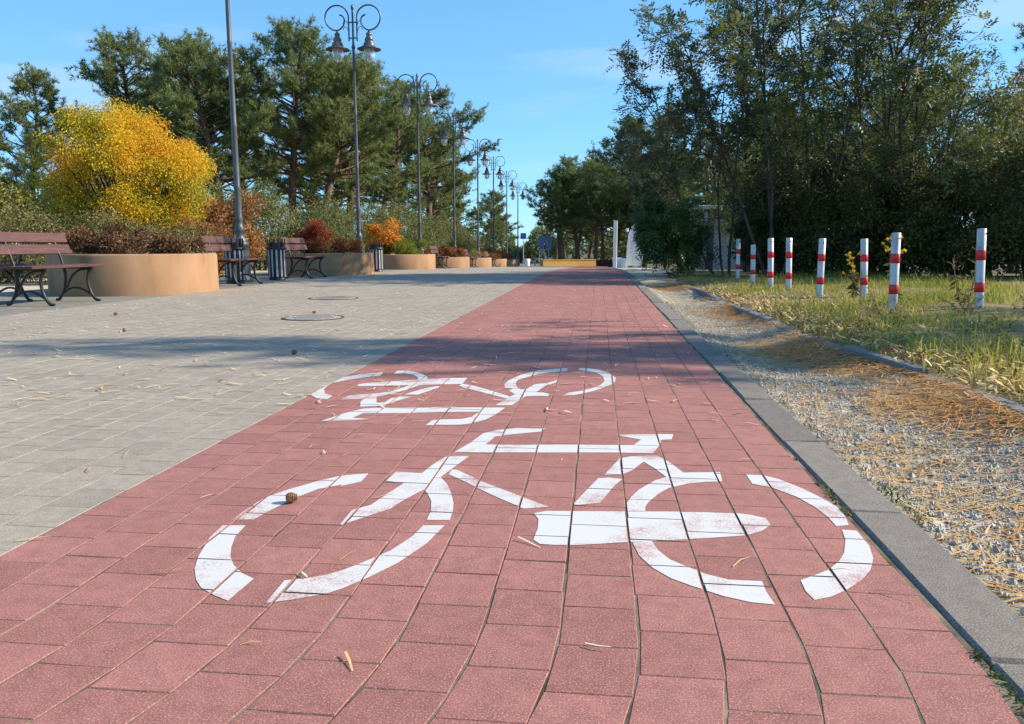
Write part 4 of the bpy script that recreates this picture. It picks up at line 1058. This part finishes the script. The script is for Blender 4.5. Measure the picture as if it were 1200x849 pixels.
def skeleton(rng, w, start, d, L, r, lvl, P, tips):
    ns = max(4, int(L / 0.28)); pts = wander(start, d, L, rng, P['gnarl'][lvl], P['trop'][lvl], ns)
    w.tube(pts, np.linspace(r, r * 0.35, len(pts)), 7 if lvl == 0 else 4)
    if lvl >= P['levels'] - 1 or lvl == P['levels'] - 2:
        a = 0.25 if lvl >= P['levels'] - 1 else 0.6
        for q in np.linspace(a, 1, max(3, int(L / P['leafstep']))):
            j = q * (len(pts) - 1); i0 = min(int(j), len(pts) - 2)
            tips.append((pts[i0] + (pts[i0 + 1] - pts[i0]) * (j - i0), pts[i0 + 1] - pts[i0]))
    if lvl >= P['levels'] - 1: return
    nk = P['kids'][lvl]; nk = max(2, int(nk * rng.uniform(0.8, 1.2)))
    for k in range(nk):
        q = P['t0'][lvl] + (1 - P['t0'][lvl]) * (k + rng.random()) / nk
        j = min(q, 0.99) * (len(pts) - 1); i0 = int(j); b = pts[i0] + (pts[i0 + 1] - pts[i0]) * (j - i0); dd = unit(pts[i0 + 1] - pts[i0])
        side = unit(np.cross(dd, rng.normal(0, 1, 3))); ang = P['ang'][lvl] * rng.uniform(0.7, 1.3)
        cd = dd * math.cos(ang) + side * math.sin(ang)
        skeleton(rng, w, b, cd, L * P['ratio'][lvl] * rng.uniform(0.7, 1.2) * (1.1 - 0.5 * q), r * 0.5, lvl + 1, P, tips)

def make_robinia(rng, H, nst, lean, mat, leaves=1.0, leaf=0.22, spreadang=0.30):
    """multi-stemmed tree with fine pinnate foliage"""
    w = Wood(); tips = []
    P = dict(levels=4, kids=[9, 6, 4], t0=[0.22, 0.25, 0.3], ang=[0.75, 0.8, 0.8], ratio=[0.50, 0.52, 0.5], gnarl=[0.05, 0.10, 0.14, 0.16], trop=[0.035, 0.03, 0.0, -0.04], leafstep=0.16)
    for s in range(nst):
        a = 2 * math.pi * (s + rng.random()) / nst
        d = (math.cos(a) * spreadang + lean[0], math.sin(a) * spreadang + lean[1], 1)
        skeleton(rng, w, (math.cos(a) * 0.12, math.sin(a) * 0.12, -0.1), d, H * rng.uniform(0.72, 1.0), 0.0065 * H * rng.uniform(0.7, 1.1), 0, P, tips)
    TP = np.array([t[0] for t in tips]); TD = unit(np.array([t[1] for t in tips]))
    k = rng.random(len(TP)) < leaves; TP, TD = TP[k], TD[k]
    TP = np.repeat(TP, 2, 0); TD = np.repeat(TD, 2, 0); n = len(TP)
    TD = TD * 0.6 + rng.normal(0, 0.6, (n, 3))
    V, F, kk = compound_leaves(TP, TD, rng.uniform(0.7, 1.25, n) * leaf, rng, 4, 0.34)
    rn = np.clip(rng.normal(0.45, 0.22, n), 0, 1)
    return w.mesh('trunk', M['bark']), np_mesh('crown', V, F, M[mat], np.repeat(rn, kk))

def make_broad(rng, H, R, z0, nleaf, leaf, mat, trunk_r=0.08, stems=4, clumps=38, droop=0.3, aspect=0.55, cvar=0.10, cgrad=None, csize=1.0):
    """dense rounded tree or shrub: stems, limbs into leaf clumps, leaves through the crown volume"""
    w = Wood(); C = []; Rc = []
    for k in range(clumps):
        while True:
            v = rng.uniform(-1, 1, 3)
            if np.linalg.norm(v) < 1: break
        v = unit(v) * np.linalg.norm(v) ** 0.55
        C.append(np.array([v[0] * R[0] * 0.80, v[1] * R[1] * 0.80, z0 + (H - z0) * (0.5 + 0.5 * v[2] * 0.86)])); Rc.append(csize * rng.uniform(0.22, 0.40) * min(R[0], R[1], (H - z0) / 1.4))
    C = np.array(C); Rc = np.array(Rc)
    for s in range(stems):
        a = 2 * math.pi * (s + rng.random() * 0.6) / stems; b = np.array([math.cos(a), math.sin(a), 0]) * 0.06 * R[0]
        t = C[rng.integers(len(C))] * np.array([0.5, 0.5, 0.85]); m = (b + t) / 2 + rng.normal(0, 0.06, 3) * R[0]
        w.tube(smooth_curve([b - np.array([0, 0, 0.08]), m, t], 5), np.linspace(trunk_r, trunk_r * 0.35, 11), 6)
    for c in C:
        b = np.array([c[0] * 0.35, c[1] * 0.35, max(0.05, c[2] * 0.55)])
        w.tube(np.array([b, (b + c) / 2 + rng.normal(0, 0.05, 3), c]), [trunk_r * 0.3, trunk_r * 0.2, 0.006], 4)
    wts = Rc ** 2; idx = rng.choice(len(C), nleaf, p=wts / wts.sum())
    v = unit(rng.normal(0, 1, (nleaf, 3))); rad = rng.random(nleaf) ** 0.42 * rng.uniform(0.75, 1.25, nleaf)
    P = C[idx] + v * (Rc[idx] * rad)[:, None] * np.array([1.1, 1.1, 0.9]); P[:, 2] = np.maximum(P[:, 2], 0.03)
    V, F = leaf_quads(P, rng.uniform(0.7, 1.3, nleaf) * leaf, rng, aspect, droop, v + rng.normal(0, 0.8, (nleaf, 3)))
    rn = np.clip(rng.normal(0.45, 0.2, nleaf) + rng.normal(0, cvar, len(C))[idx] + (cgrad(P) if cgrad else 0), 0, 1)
    return w.mesh('stems', M['bark']), np_mesh('foliage', V, F, M[mat], rn)

def plant(kind, meshes, loc, rz, sc, label, cat, group=None, names=('trunk', 'crown')):
    r = empty(kind, loc, rz); r.scale = (sc, sc, sc) if np.isscalar(sc) else sc
    for nm, me in zip(names, meshes): obj(nm, me, r)
    return tag(r, label, cat, group)

R_ = np.random.default_rng
# --- pines
PV = [make_pine(R_(1), 10.0, 0.26, 2.95), make_pine(R_(2), 10.0, 0.34, 3.1, 0.03, 'pine', 1.0, 0.3), make_pine(R_(3), 10.0, 0.22, 2.8, 0, 'pine_y'), make_pine(R_(4), 10.0, 0.42, 3.0, -0.02, 'pine', 1.0, -0.2), make_pine(R_(6), 10.0, 0.40, 2.9, 0.10, 'pine_y', 1.0, 0.4)]
G1, G2, G3 = 'pines behind the planters', 'pines of the far wood', 'pines on the skyline'
PINES = [ # x, y, height, variant, rot, label
 (-22.2, 28.5, 7.3, 2, 0.3, 'small pale pine standing alone left of the yellow tree', G1),
 (-17.6, 30.0, 9.0, 0, 1.0, 'tall pine rising behind the yellow tree, leftmost tall pine', G1),
 (-15.2, 30.5, 8.7, 1, 2.0, 'tall pine right of the yellow tree behind the thick lamp pole', G1),
 (-13.6, 27.0, 7.8, 3, 4.2, 'shorter pine in front of the thick lamp pole tops', G1),
 (-12.0, 30.0, 8.9, 3, 0.4, 'broad crowned pine between the first two lamps', G1),
 (-11.0, 29.0, 8.4, 4, 0.2, 'leaning pine whose slanted trunk shows left of the second lamp', G1),
 (-12.0, 36.5, 9.3, 1, 3.1, 'pine behind the lanterns of the second lamp', G1),
 (-11.9, 43.0, 10.2, 0, 5.0, 'pine between the second and third lamps', G1),
 (-10.6, 48.5, 11.0, 1, 5.9, 'pine with a long bough reaching out over the third lamp', G1),
 (-12.2, 54.0, 9.6, 2, 1.7, 'pine behind the fourth lamp', G1),
 (-13.0, 62.0, 9.5, 2, 2.9, 'pine behind the fifth lamp', G1),
 (-13.4, 74.0, 8.6, 0, 2.2, 'far pine behind the sixth lamp', G1),
 (-13.2, 92.0, 8.5, 3, 0.9, 'dark far pine behind the blue sign', G1),
 (-13.5, 112.0, 8.0, 1, 0.9, 'farthest small pine right of the blue sign', G1),
 (-22.5, 37.0, 9.0, 1, 4.0, 'pine in the back rank of the left wood', G1), (-18.8, 40.0, 9.5, 0, 3.0, 'pine in the back rank of the left wood', G1), (-15.0, 42.0, 9.8, 2, 2.1, 'pine in the back rank of the left wood', G1),
 (-14.2, 50.0, 9.8, 3, 1.4, 'pine in the back rank of the left wood', G1), (-13.8, 36.0, 9.0, 2, 0.2, 'pine in the back rank of the left wood', G1),
 # right, beyond the ochre wall
 (-3.4, 70.0, 8.4, 3, 0.0, 'leftmost pine of the far wood with a pale trunk', G2), (-1.7, 70.0, 9.4, 0, 1.2, 'second pine from the left in the far wood', G2),
 (-0.2, 69.5, 8.8, 1, 2.6, 'third pine from the left in the far wood', G2), (1.4, 70.5, 9.6, 2, 0.7, 'fourth pine from the left in the far wood', G2),
 (2.6, 69.0, 9.0, 3, 2.0, 'far pine above the white pillar', G2), (4.1, 70.0, 10.2, 0, 3.5, 'far pine above the sail banners', G2),
 (5.8, 68.0, 9.6, 1, 4.4, 'far pine right of the sail banners', G2), (3.2, 55.0, 9.8, 3, 5.3, 'pine between the banners and the robinias', G2),
 (5.2, 50.0, 9.4, 0, 0.5, 'pine behind the sumac', G2), (7.6, 55.0, 9.5, 2, 2.5, 'pine hidden behind the robinias', G2), (0.6, 75.0, 9.8, 3, 5.0, 'pine in the back rank of the far wood', G2), (-2.2, 78.0, 9.3, 1, 4.0, 'pine in the back rank of the far wood', G2), (3.2, 76.0, 10.0, 0, 4.0, 'pine in the back rank of the far wood', G2),
 (-3.6, 86.0, 9.2, 0, 1.0, 'pine in the back rank of the far wood', G2), (-1.0, 84.0, 9.6, 2, 2.0, 'pine in the back rank of the far wood', G2), (1.8, 83.0, 9.9, 1, 3.0, 'pine in the back rank of the far wood', G2), (4.4, 80.0, 10.2, 3, 0.3, 'pine in the back rank of the far wood', G2), (6.6, 74.0, 10.4, 2, 5.0, 'pine in the back rank of the far wood', G2), (-5.2, 96.0, 9.4, 3, 2.0, 'pine in the back rank of the far wood', G2),
 (7.0, 46.0, 8.5, 2, 1.0, 'pine behind the pale hut', G2), (10.5, 48.0, 9.5, 1, 1.9, 'pine behind the robinias', G2), (14.5, 46.0, 9.5, 3, 1.5, 'pine behind the robinias', G2),
 # far right
 (11.6, 17.8, 7.4, 1, 2.6, 'dark pine cut by the right picture edge', None), (18.5, 33.0, 8.6, 0, 1.0, 'pine crown on the skyline at right', G3),
]
for x, y, h, v, rz, lb, g in PINES:
    plant('pine_tree', PV[v], (x, y, gzf(y) - 0.1), rz, h / 10.0, lb, 'pine tree', g)

# --- left: autumn trees and shrubs
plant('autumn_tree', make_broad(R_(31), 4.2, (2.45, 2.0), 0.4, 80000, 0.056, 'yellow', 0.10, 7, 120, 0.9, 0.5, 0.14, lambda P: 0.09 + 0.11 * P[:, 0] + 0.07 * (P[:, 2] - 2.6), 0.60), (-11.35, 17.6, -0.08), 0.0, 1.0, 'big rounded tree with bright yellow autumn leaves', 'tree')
plant('autumn_tree', make_broad(R_(32), 2.9, (1.0, 1.2), 0.2, 9000, 0.08, 'lime', 0.05, 4, 20), (-13.2, 15.4, -0.08), 0.0, 1.0, 'yellow green tree cut by the left picture edge', 'tree')
plant('bare_tree', make_robinia(R_(33), 3.6, 3, (0, 0), 'robinia_pale', 0.16, 0.12), (-14.9, 19.0, -0.08), 0, 1, 'thin nearly bare tree at the left picture edge', 'tree')
SH = ('stems', 'foliage')
BV = [make_broad(R_(41), 1.75, (1.5, 1.2), 0.0, 13000, 0.055, 'olive', 0.025, 9, 34), make_broad(R_(42), 1.6, (1.3, 1.2), 0.0, 12000, 0.055, 'olive', 0.025, 8, 30),
      make_broad(R_(43), 2.6, (1.5, 1.3), 0.0, 14000, 0.065, 'willow', 0.03, 8, 34), make_broad(R_(44), 2.4, (1.2, 1.2), 0.1, 8500, 0.09, 'copper', 0.03, 7, 26)]
GL = 'shrubs behind the planters'
for x, y, v, sc, rz, lb in [(-11.6, 13.6, 0, 0.95, 0.4, 'olive shrub above the backrest of the leftmost bench'), (-9.9, 14.0, 1, 0.92, 1.3, 'olive shrub behind the left half of the largest planter'),
     (-12.9, 12.8, 1, 1.0, 2.6, 'olive shrub at the left picture edge'), (-8.9, 15.2, 1, 0.8, 4.1, 'olive shrub behind the right half of the largest planter'),
     (-9.7, 19.6, 3, 0.95, 0.0, 'copper leaved shrub left of the thick lamp pole'), (-9.2, 17.2, 3, 0.62, 2.0, 'small copper shrub just behind the thick lamp pole'),
     (-10.6, 23.5, 2, 1.1, 0.2, 'grey green shrub right of the thick lamp pole'), (-9.3, 25.5, 2, 1.0, 1.4, 'grey green shrub behind the crimson shrub'),
     (-12.4, 24.0, 2, 1.15, 5.2, 'grey green shrub behind the copper shrub'), (-9.6, 31.0, 2, 1.15, 2.4, 'grey green shrub behind the orange bush'), (-9.3, 36.0, 2, 1.25, 3.3, 'grey green shrub behind the third lamp'),
     (-9.4, 41.0, 2, 1.2, 4.4, 'grey green shrub behind the fourth lamp'), (-9.7, 48.0, 2, 1.2, 5.5, 'grey green shrub behind the fifth lamp'), (-10.0, 56.0, 2, 1.2, 0.5, 'grey green shrub behind the sixth lamp'), (-10.5, 66.0, 2, 1.2, 1.5, 'grey green shrub behind the last lamps'),
     (-16.0, 23.0, 2, 1.1, 0.5, 'grey green shrub behind the yellow tree'), (-14.2, 21.5, 0, 1.2, 0.5, 'olive shrub behind the yellow tree')]:
    plant('shrub', BV[v], (x, y, gzf(y) - 0.1), rz, sc, lb, 'shrub', GL, SH)
def hedge_top(x, y, z, R, h, mat, n, leaf, seed, kind, label, cat, clumps=22, aspect=0.55):
    plant(kind, make_broad(R_(seed), h, (R * 1.12, R * 1.12), 0.0, n, leaf, mat, 0.012, 10, clumps, 0.1, aspect), (x, y, z), 0, 1, label, cat, 'hedges and shrubs in the planters', SH)
tz = lambda i: gzf(PLANTERS[i][1]) + PLANTERS[i][3] - 0.10
hedge_top(-7.06, 11.18, tz(0), 1.02, 0.50, 'brown', 14000, 0.045, 51, 'barberry_hedge', 'brown barberry hedge filling the largest planter', 'hedge', 46)
hedge_top(-6.70, 18.55, tz(1), 1.0, 0.50, 'rust', 9000, 0.05, 52, 'low_hedge', 'rust red hedge in the planter behind the third bench', 'hedge', 40)
hedge_top(-6.95, 18.5, tz(1), 0.42, 0.85, 'crimson', 4500, 0.05, 53, 'crimson_shrub', 'rounded crimson shrub standing out of the rust hedge', 'shrub', 16)
hedge_top(-7.2, 25.7, tz(2), 0.62, 1.30, 'orange', 5500, 0.075, 54, 'orange_bush', 'bright orange bush left of the juniper', 'bush', 22)
hedge_top(-6.5, 25.9, tz(2), 0.92, 0.60, 'juniper', 7500, 0.06, 55, 'juniper', 'spreading yellow green juniper in the third planter', 'shrub', 34, 0.3)
hedge_top(-6.70, 33.0, tz(3), 1.0, 0.50, 'rust', 5000, 0.06, 56, 'low_hedge', 'rust hedge in the fourth planter from the left', 'hedge', 30)
hedge_top(-6.70, 40.0, tz(4), 1.0, 0.45, 'drygrass', 4500, 0.08, 57, 'grass_clump', 'dry straw coloured grasses in the fifth planter', 'grass clump', 30, 0.15)
hedge_top(-6.70, 46.9, tz(5), 1.0, 0.75, 'rust', 4500, 0.06, 58, 'low_hedge', 'rust hedge in the sixth planter from the left', 'hedge', 30)
hedge_top(-6.70, 53.7, tz(6), 1.0, 0.75, 'rust', 4500, 0.06, 59, 'low_hedge', 'rust hedge in the last planter next to the blue sign', 'hedge', 30)

# --- right: robinias, dark understorey, trees behind
RV = [make_robinia(R_(61), 7.4, 4, (0, 0), 'robinia', 0.52, 0.28), make_robinia(R_(62), 7.8, 3, (0, 0), 'robinia', 0.40, 0.28), make_robinia(R_(63), 5.6, 3, (-0.38, 0), 'robinia_pale', 0.75, 0.25), make_robinia(R_(64), 7.4, 4, (0.0, 0), 'robinia', 0.30, 0.27, 0.22)]
GR = 'robinias right of the path'
for x, y, v, sc, rz, lb in [(2.95, 18.5, 2, 1.0, 0.0, 'pale leaning robinia reaching out left over the path'), (3.9, 17.7, 0, 0.93, 0.6, 'dense dark robinia above the leftmost bollards'), (5.0, 18.3, 1, 0.92, 2.2, 'tall robinia above the middle bollards'),
     (6.85, 18.6, 3, 1.02, 1.0, 'sparse robinia with thin dark stems against the sky'), (5.4, 23.8, 0, 0.6, 3.9, 'robinia behind the pale leaning one'), (7.9, 21.0, 0, 0.60, 5.0, 'low robinia right of the sparse one'), (5.9, 22.5, 1, 0.6, 0.4, 'robinia in the second row behind the middle bollards'),
     (10.2, 22.0, 1, 0.52, 1.4, 'robinia in the second row behind the nearest bollard')]:
    plant('robinia_tree', RV[v], (x, y, gzf(y) - 0.1), rz, sc, lb, 'tree', GR)
DV = [make_broad(R_(71), 2.7, (1.5, 1.2), 0.0, 12000, 0.085, 'dark', 0.03, 9, 34), make_broad(R_(72), 2.3, (1.4, 1.1), 0.0, 11000, 0.085, 'dark', 0.03, 9, 30), make_broad(R_(73), 3.4, (1.5, 1.3), 0.2, 12000, 0.09, 'dark', 0.04, 8, 34)]
GD = 'dark shrubs behind the bollards'
for i, (x, y, v, sc, lb) in enumerate([(4.25, 18.5, 1, 0.9, 'dark shrub behind the leftmost bollard'), (5.3, 17.9, 0, 0.9, 'dark shrub behind the third bollard from the left'), (6.2, 17.6, 1, 1.0, 'dark shrub behind the middle bollards'), (7.5, 17.4, 0, 0.95, 'dark shrub behind the tall yellow flowered weed'),
     (8.9, 17.0, 2, 0.9, 'dark shrub behind the nearest bollard'), (10.3, 16.8, 1, 1.1, 'dark shrub at the right picture edge'), (5.0, 20.6, 2, 1.0, 'tall dark shrub in the second row, left'), (6.6, 20.0, 2, 1.05, 'tall dark shrub in the second row, middle'), (9.2, 19.8, 2, 1.1, 'tall dark shrub in the second row, right'),
     (11.8, 19.0, 0, 1.2, 'dark shrub beyond the right picture edge'), (12.6, 16.4, 1, 1.2, 'low dark shrub beyond the right picture edge')]):
    plant('dark_shrub', DV[v], (x, y, gzf(y) - 0.1), i * 1.7, sc, lb, 'shrub', GD, SH)
plant('sumac_shrub', make_robinia(R_(75), 2.1, 6, (-0.10, 0), 'sumac', 0.50, 0.30, 0.46), (1.78, 18.6, -0.05), 0.3, (0.72, 0.72, 0.86), 'leafy green sumac at the path edge in front of the white board', 'shrub')
BT = [make_broad(R_(81), 7.2, (2.6, 2.3), 1.4, 17000, 0.11, 'lime', 0.10, 4, 46), make_broad(R_(82), 6.8, (2.2, 2.0), 1.2, 14000, 0.11, 'copper', 0.10, 4, 40)]
for x, y, v, sc, lb in [(11.2, 27.0, 0, 1.0, 'yellow green tree lit from behind, right of the sparse robinia'), (14.3, 28.5, 1, 1.05, 'copper orange tree top at the right picture edge'), (7.2, 28.0, 0, 0.8, 'yellow green tree behind the sparse robinia'), (5.6, 30.0, 0, 0.62, 'yellow green tree behind the dense dark robinia')]:
    plant('autumn_tree', BT[v], (x, y, gzf(y) - 0.1), x, sc, lb, 'tree', 'autumn trees behind the robinias')
# tree standing to the right of the camera, its shadow falls across path and promenade
plant('robinia_tree', make_robinia(R_(65), 8.2, 2, (0, 0), 'robinia', 1.0, 0.25, 0.16), (8.6, 7.6, -0.05), 0.0, (1.0, 0.76, 1.0), 'sparse robinia right of the picture, shading path and promenade', 'tree', GR)
# the wood closing the view far away
rw = R_(99); n = 16000
x = rw.uniform(-90, 90, n); top = 5.5 + 1.6 * wave_noise(x, x * 0, rw, 10, (0.05, 0.5)); P = np.stack([x, 150 + rw.uniform(-6, 6, n), -2.6 + top * rw.random(n) ** 0.7], -1)
V, F = tufts(P, np.tile([0, 0, 1.0], (n, 1)), rw.uniform(0.5, 1.1, n), 8, rw, 0.22)
tag(obj('distant_wood', np_mesh('distant_wood', V, F, M['pine'], np.repeat(rw.random(n), 8))), 'distant dark wood closing the view', 'wood', kind='stuff')

# --- weeds on the verge
def primrose(x, y, h, seed, nst, lb, flowers=True):
    rng = R_(seed); r = empty('evening_primrose', (x, y, 0.0)); tag(r, lb, 'plant', 'tall weeds on the verge')
    w = Wood(); LP, FP = [], []
    for k in range(nst):
        p = wander((rng.normal(0, 0.02), rng.normal(0, 0.02), -0.02), (rng.normal(0, 0.12), rng.normal(0, 0.12), 1), h * rng.uniform(0.75, 1.0), rng, 0.03, 0.02, 10); w.tube(p, np.linspace(0.007, 0.003, len(p)), 5)
        for q in p[2:8]: LP += [q] * 4
        for _ in range(7):
            e = p[-1 - rng.integers(0, 3)]; t = e + rng.normal(0, 1, 3) * np.array([0.05, 0.05, 0.02]) + np.array([0, 0, 0.05]); w.tube(np.array([e, (e + t) / 2, t]), [0.004, 0.003, 0.003], 4); FP.append(t)
    obj('stem', w.mesh('stem', M['stalk']), r)
    LP = np.array(LP); V, F = leaf_quads(LP, rng.uniform(0.06, 0.12, len(LP)), rng, 0.28, 0.5); obj('leaves', np_mesh('leaves', V, F, M['weed'], rng.random(len(LP))), r)
    if flowers:
        for f in FP:
            f5 = np.repeat(f[None], 6, 0); V, F = leaf_quads(f5, rng.uniform(0.025, 0.042, 6), rng, 0.9, -0.8); obj('flower', np_mesh('flower', V, F, M['petal'], rng.random(6)), r)
primrose(3.28, 8.9, 0.80, 91, 2, 'tall yellow flowered weed right of the second bollard')
primrose(3.34, 10.4, 0.55, 92, 3, 'short yellow flowered weed left of the third bollard')
primrose(3.93, 8.75, 0.72, 93, 2, 'brown seeding weed just behind the nearest bollard', False)
def tussock(x, y, n, h, seed, mat, kind, lb):
    rng = R_(seed); r = empty(kind, (x, y, 0.0)); tag(r, lb, 'plant', 'tall weeds on the verge')
    w = Wood(); LP = []
    for k in range(n):
        p = wander((rng.normal(0, 0.05), rng.normal(0, 0.05), -0.02), (rng.normal(0, 0.45), rng.normal(0, 0.45), 1), h * rng.uniform(0.5, 1.1), rng, 0.10, -0.02, 8); w.tube(p, np.linspace(0.0035, 0.0015, len(p)), 4)
        for q in p[3:]: LP += [q] * 3
    obj('stems', w.mesh('stems', M['stalk']), r); LP = np.array(LP)
    V, F = leaf_quads(LP, rng.uniform(0.02, 0.05, len(LP)), rng, 0.35, 0.2); obj('leaves', np_mesh('leaves', V, F, M[mat], rng.random(len(LP))), r)
for a in [(2.55, 7.2, 16, 0.36, 101, 'drygrass', 'dry_weed', 'dry brown weed in front of the fourth bollard'), (3.65, 8.1, 12, 0.34, 102, 'drygrass', 'dry_weed', 'dry seeding weed between the two nearest bollards'),
          (3.05, 6.4, 14, 0.22, 103, 'grass', 'leafy_weed', 'green leafy weed in front of the nearest bollard'), (2.75, 5.4, 12, 0.20, 104, 'grass', 'leafy_weed', 'green leafy weed closest to the old kerb'),
          (4.35, 8.3, 12, 0.34, 105, 'drygrass', 'dry_weed', 'dry weed right of the nearest bollard'), (2.0, 6.3, 14, 0.24, 106, 'drygrass', 'dry_weed', 'dry weed sprawling over the old kerb'), (4.6, 7.6, 12, 0.3, 107, 'drygrass', 'dry_weed', 'dry weed at the right picture edge')]: tussock(*a)
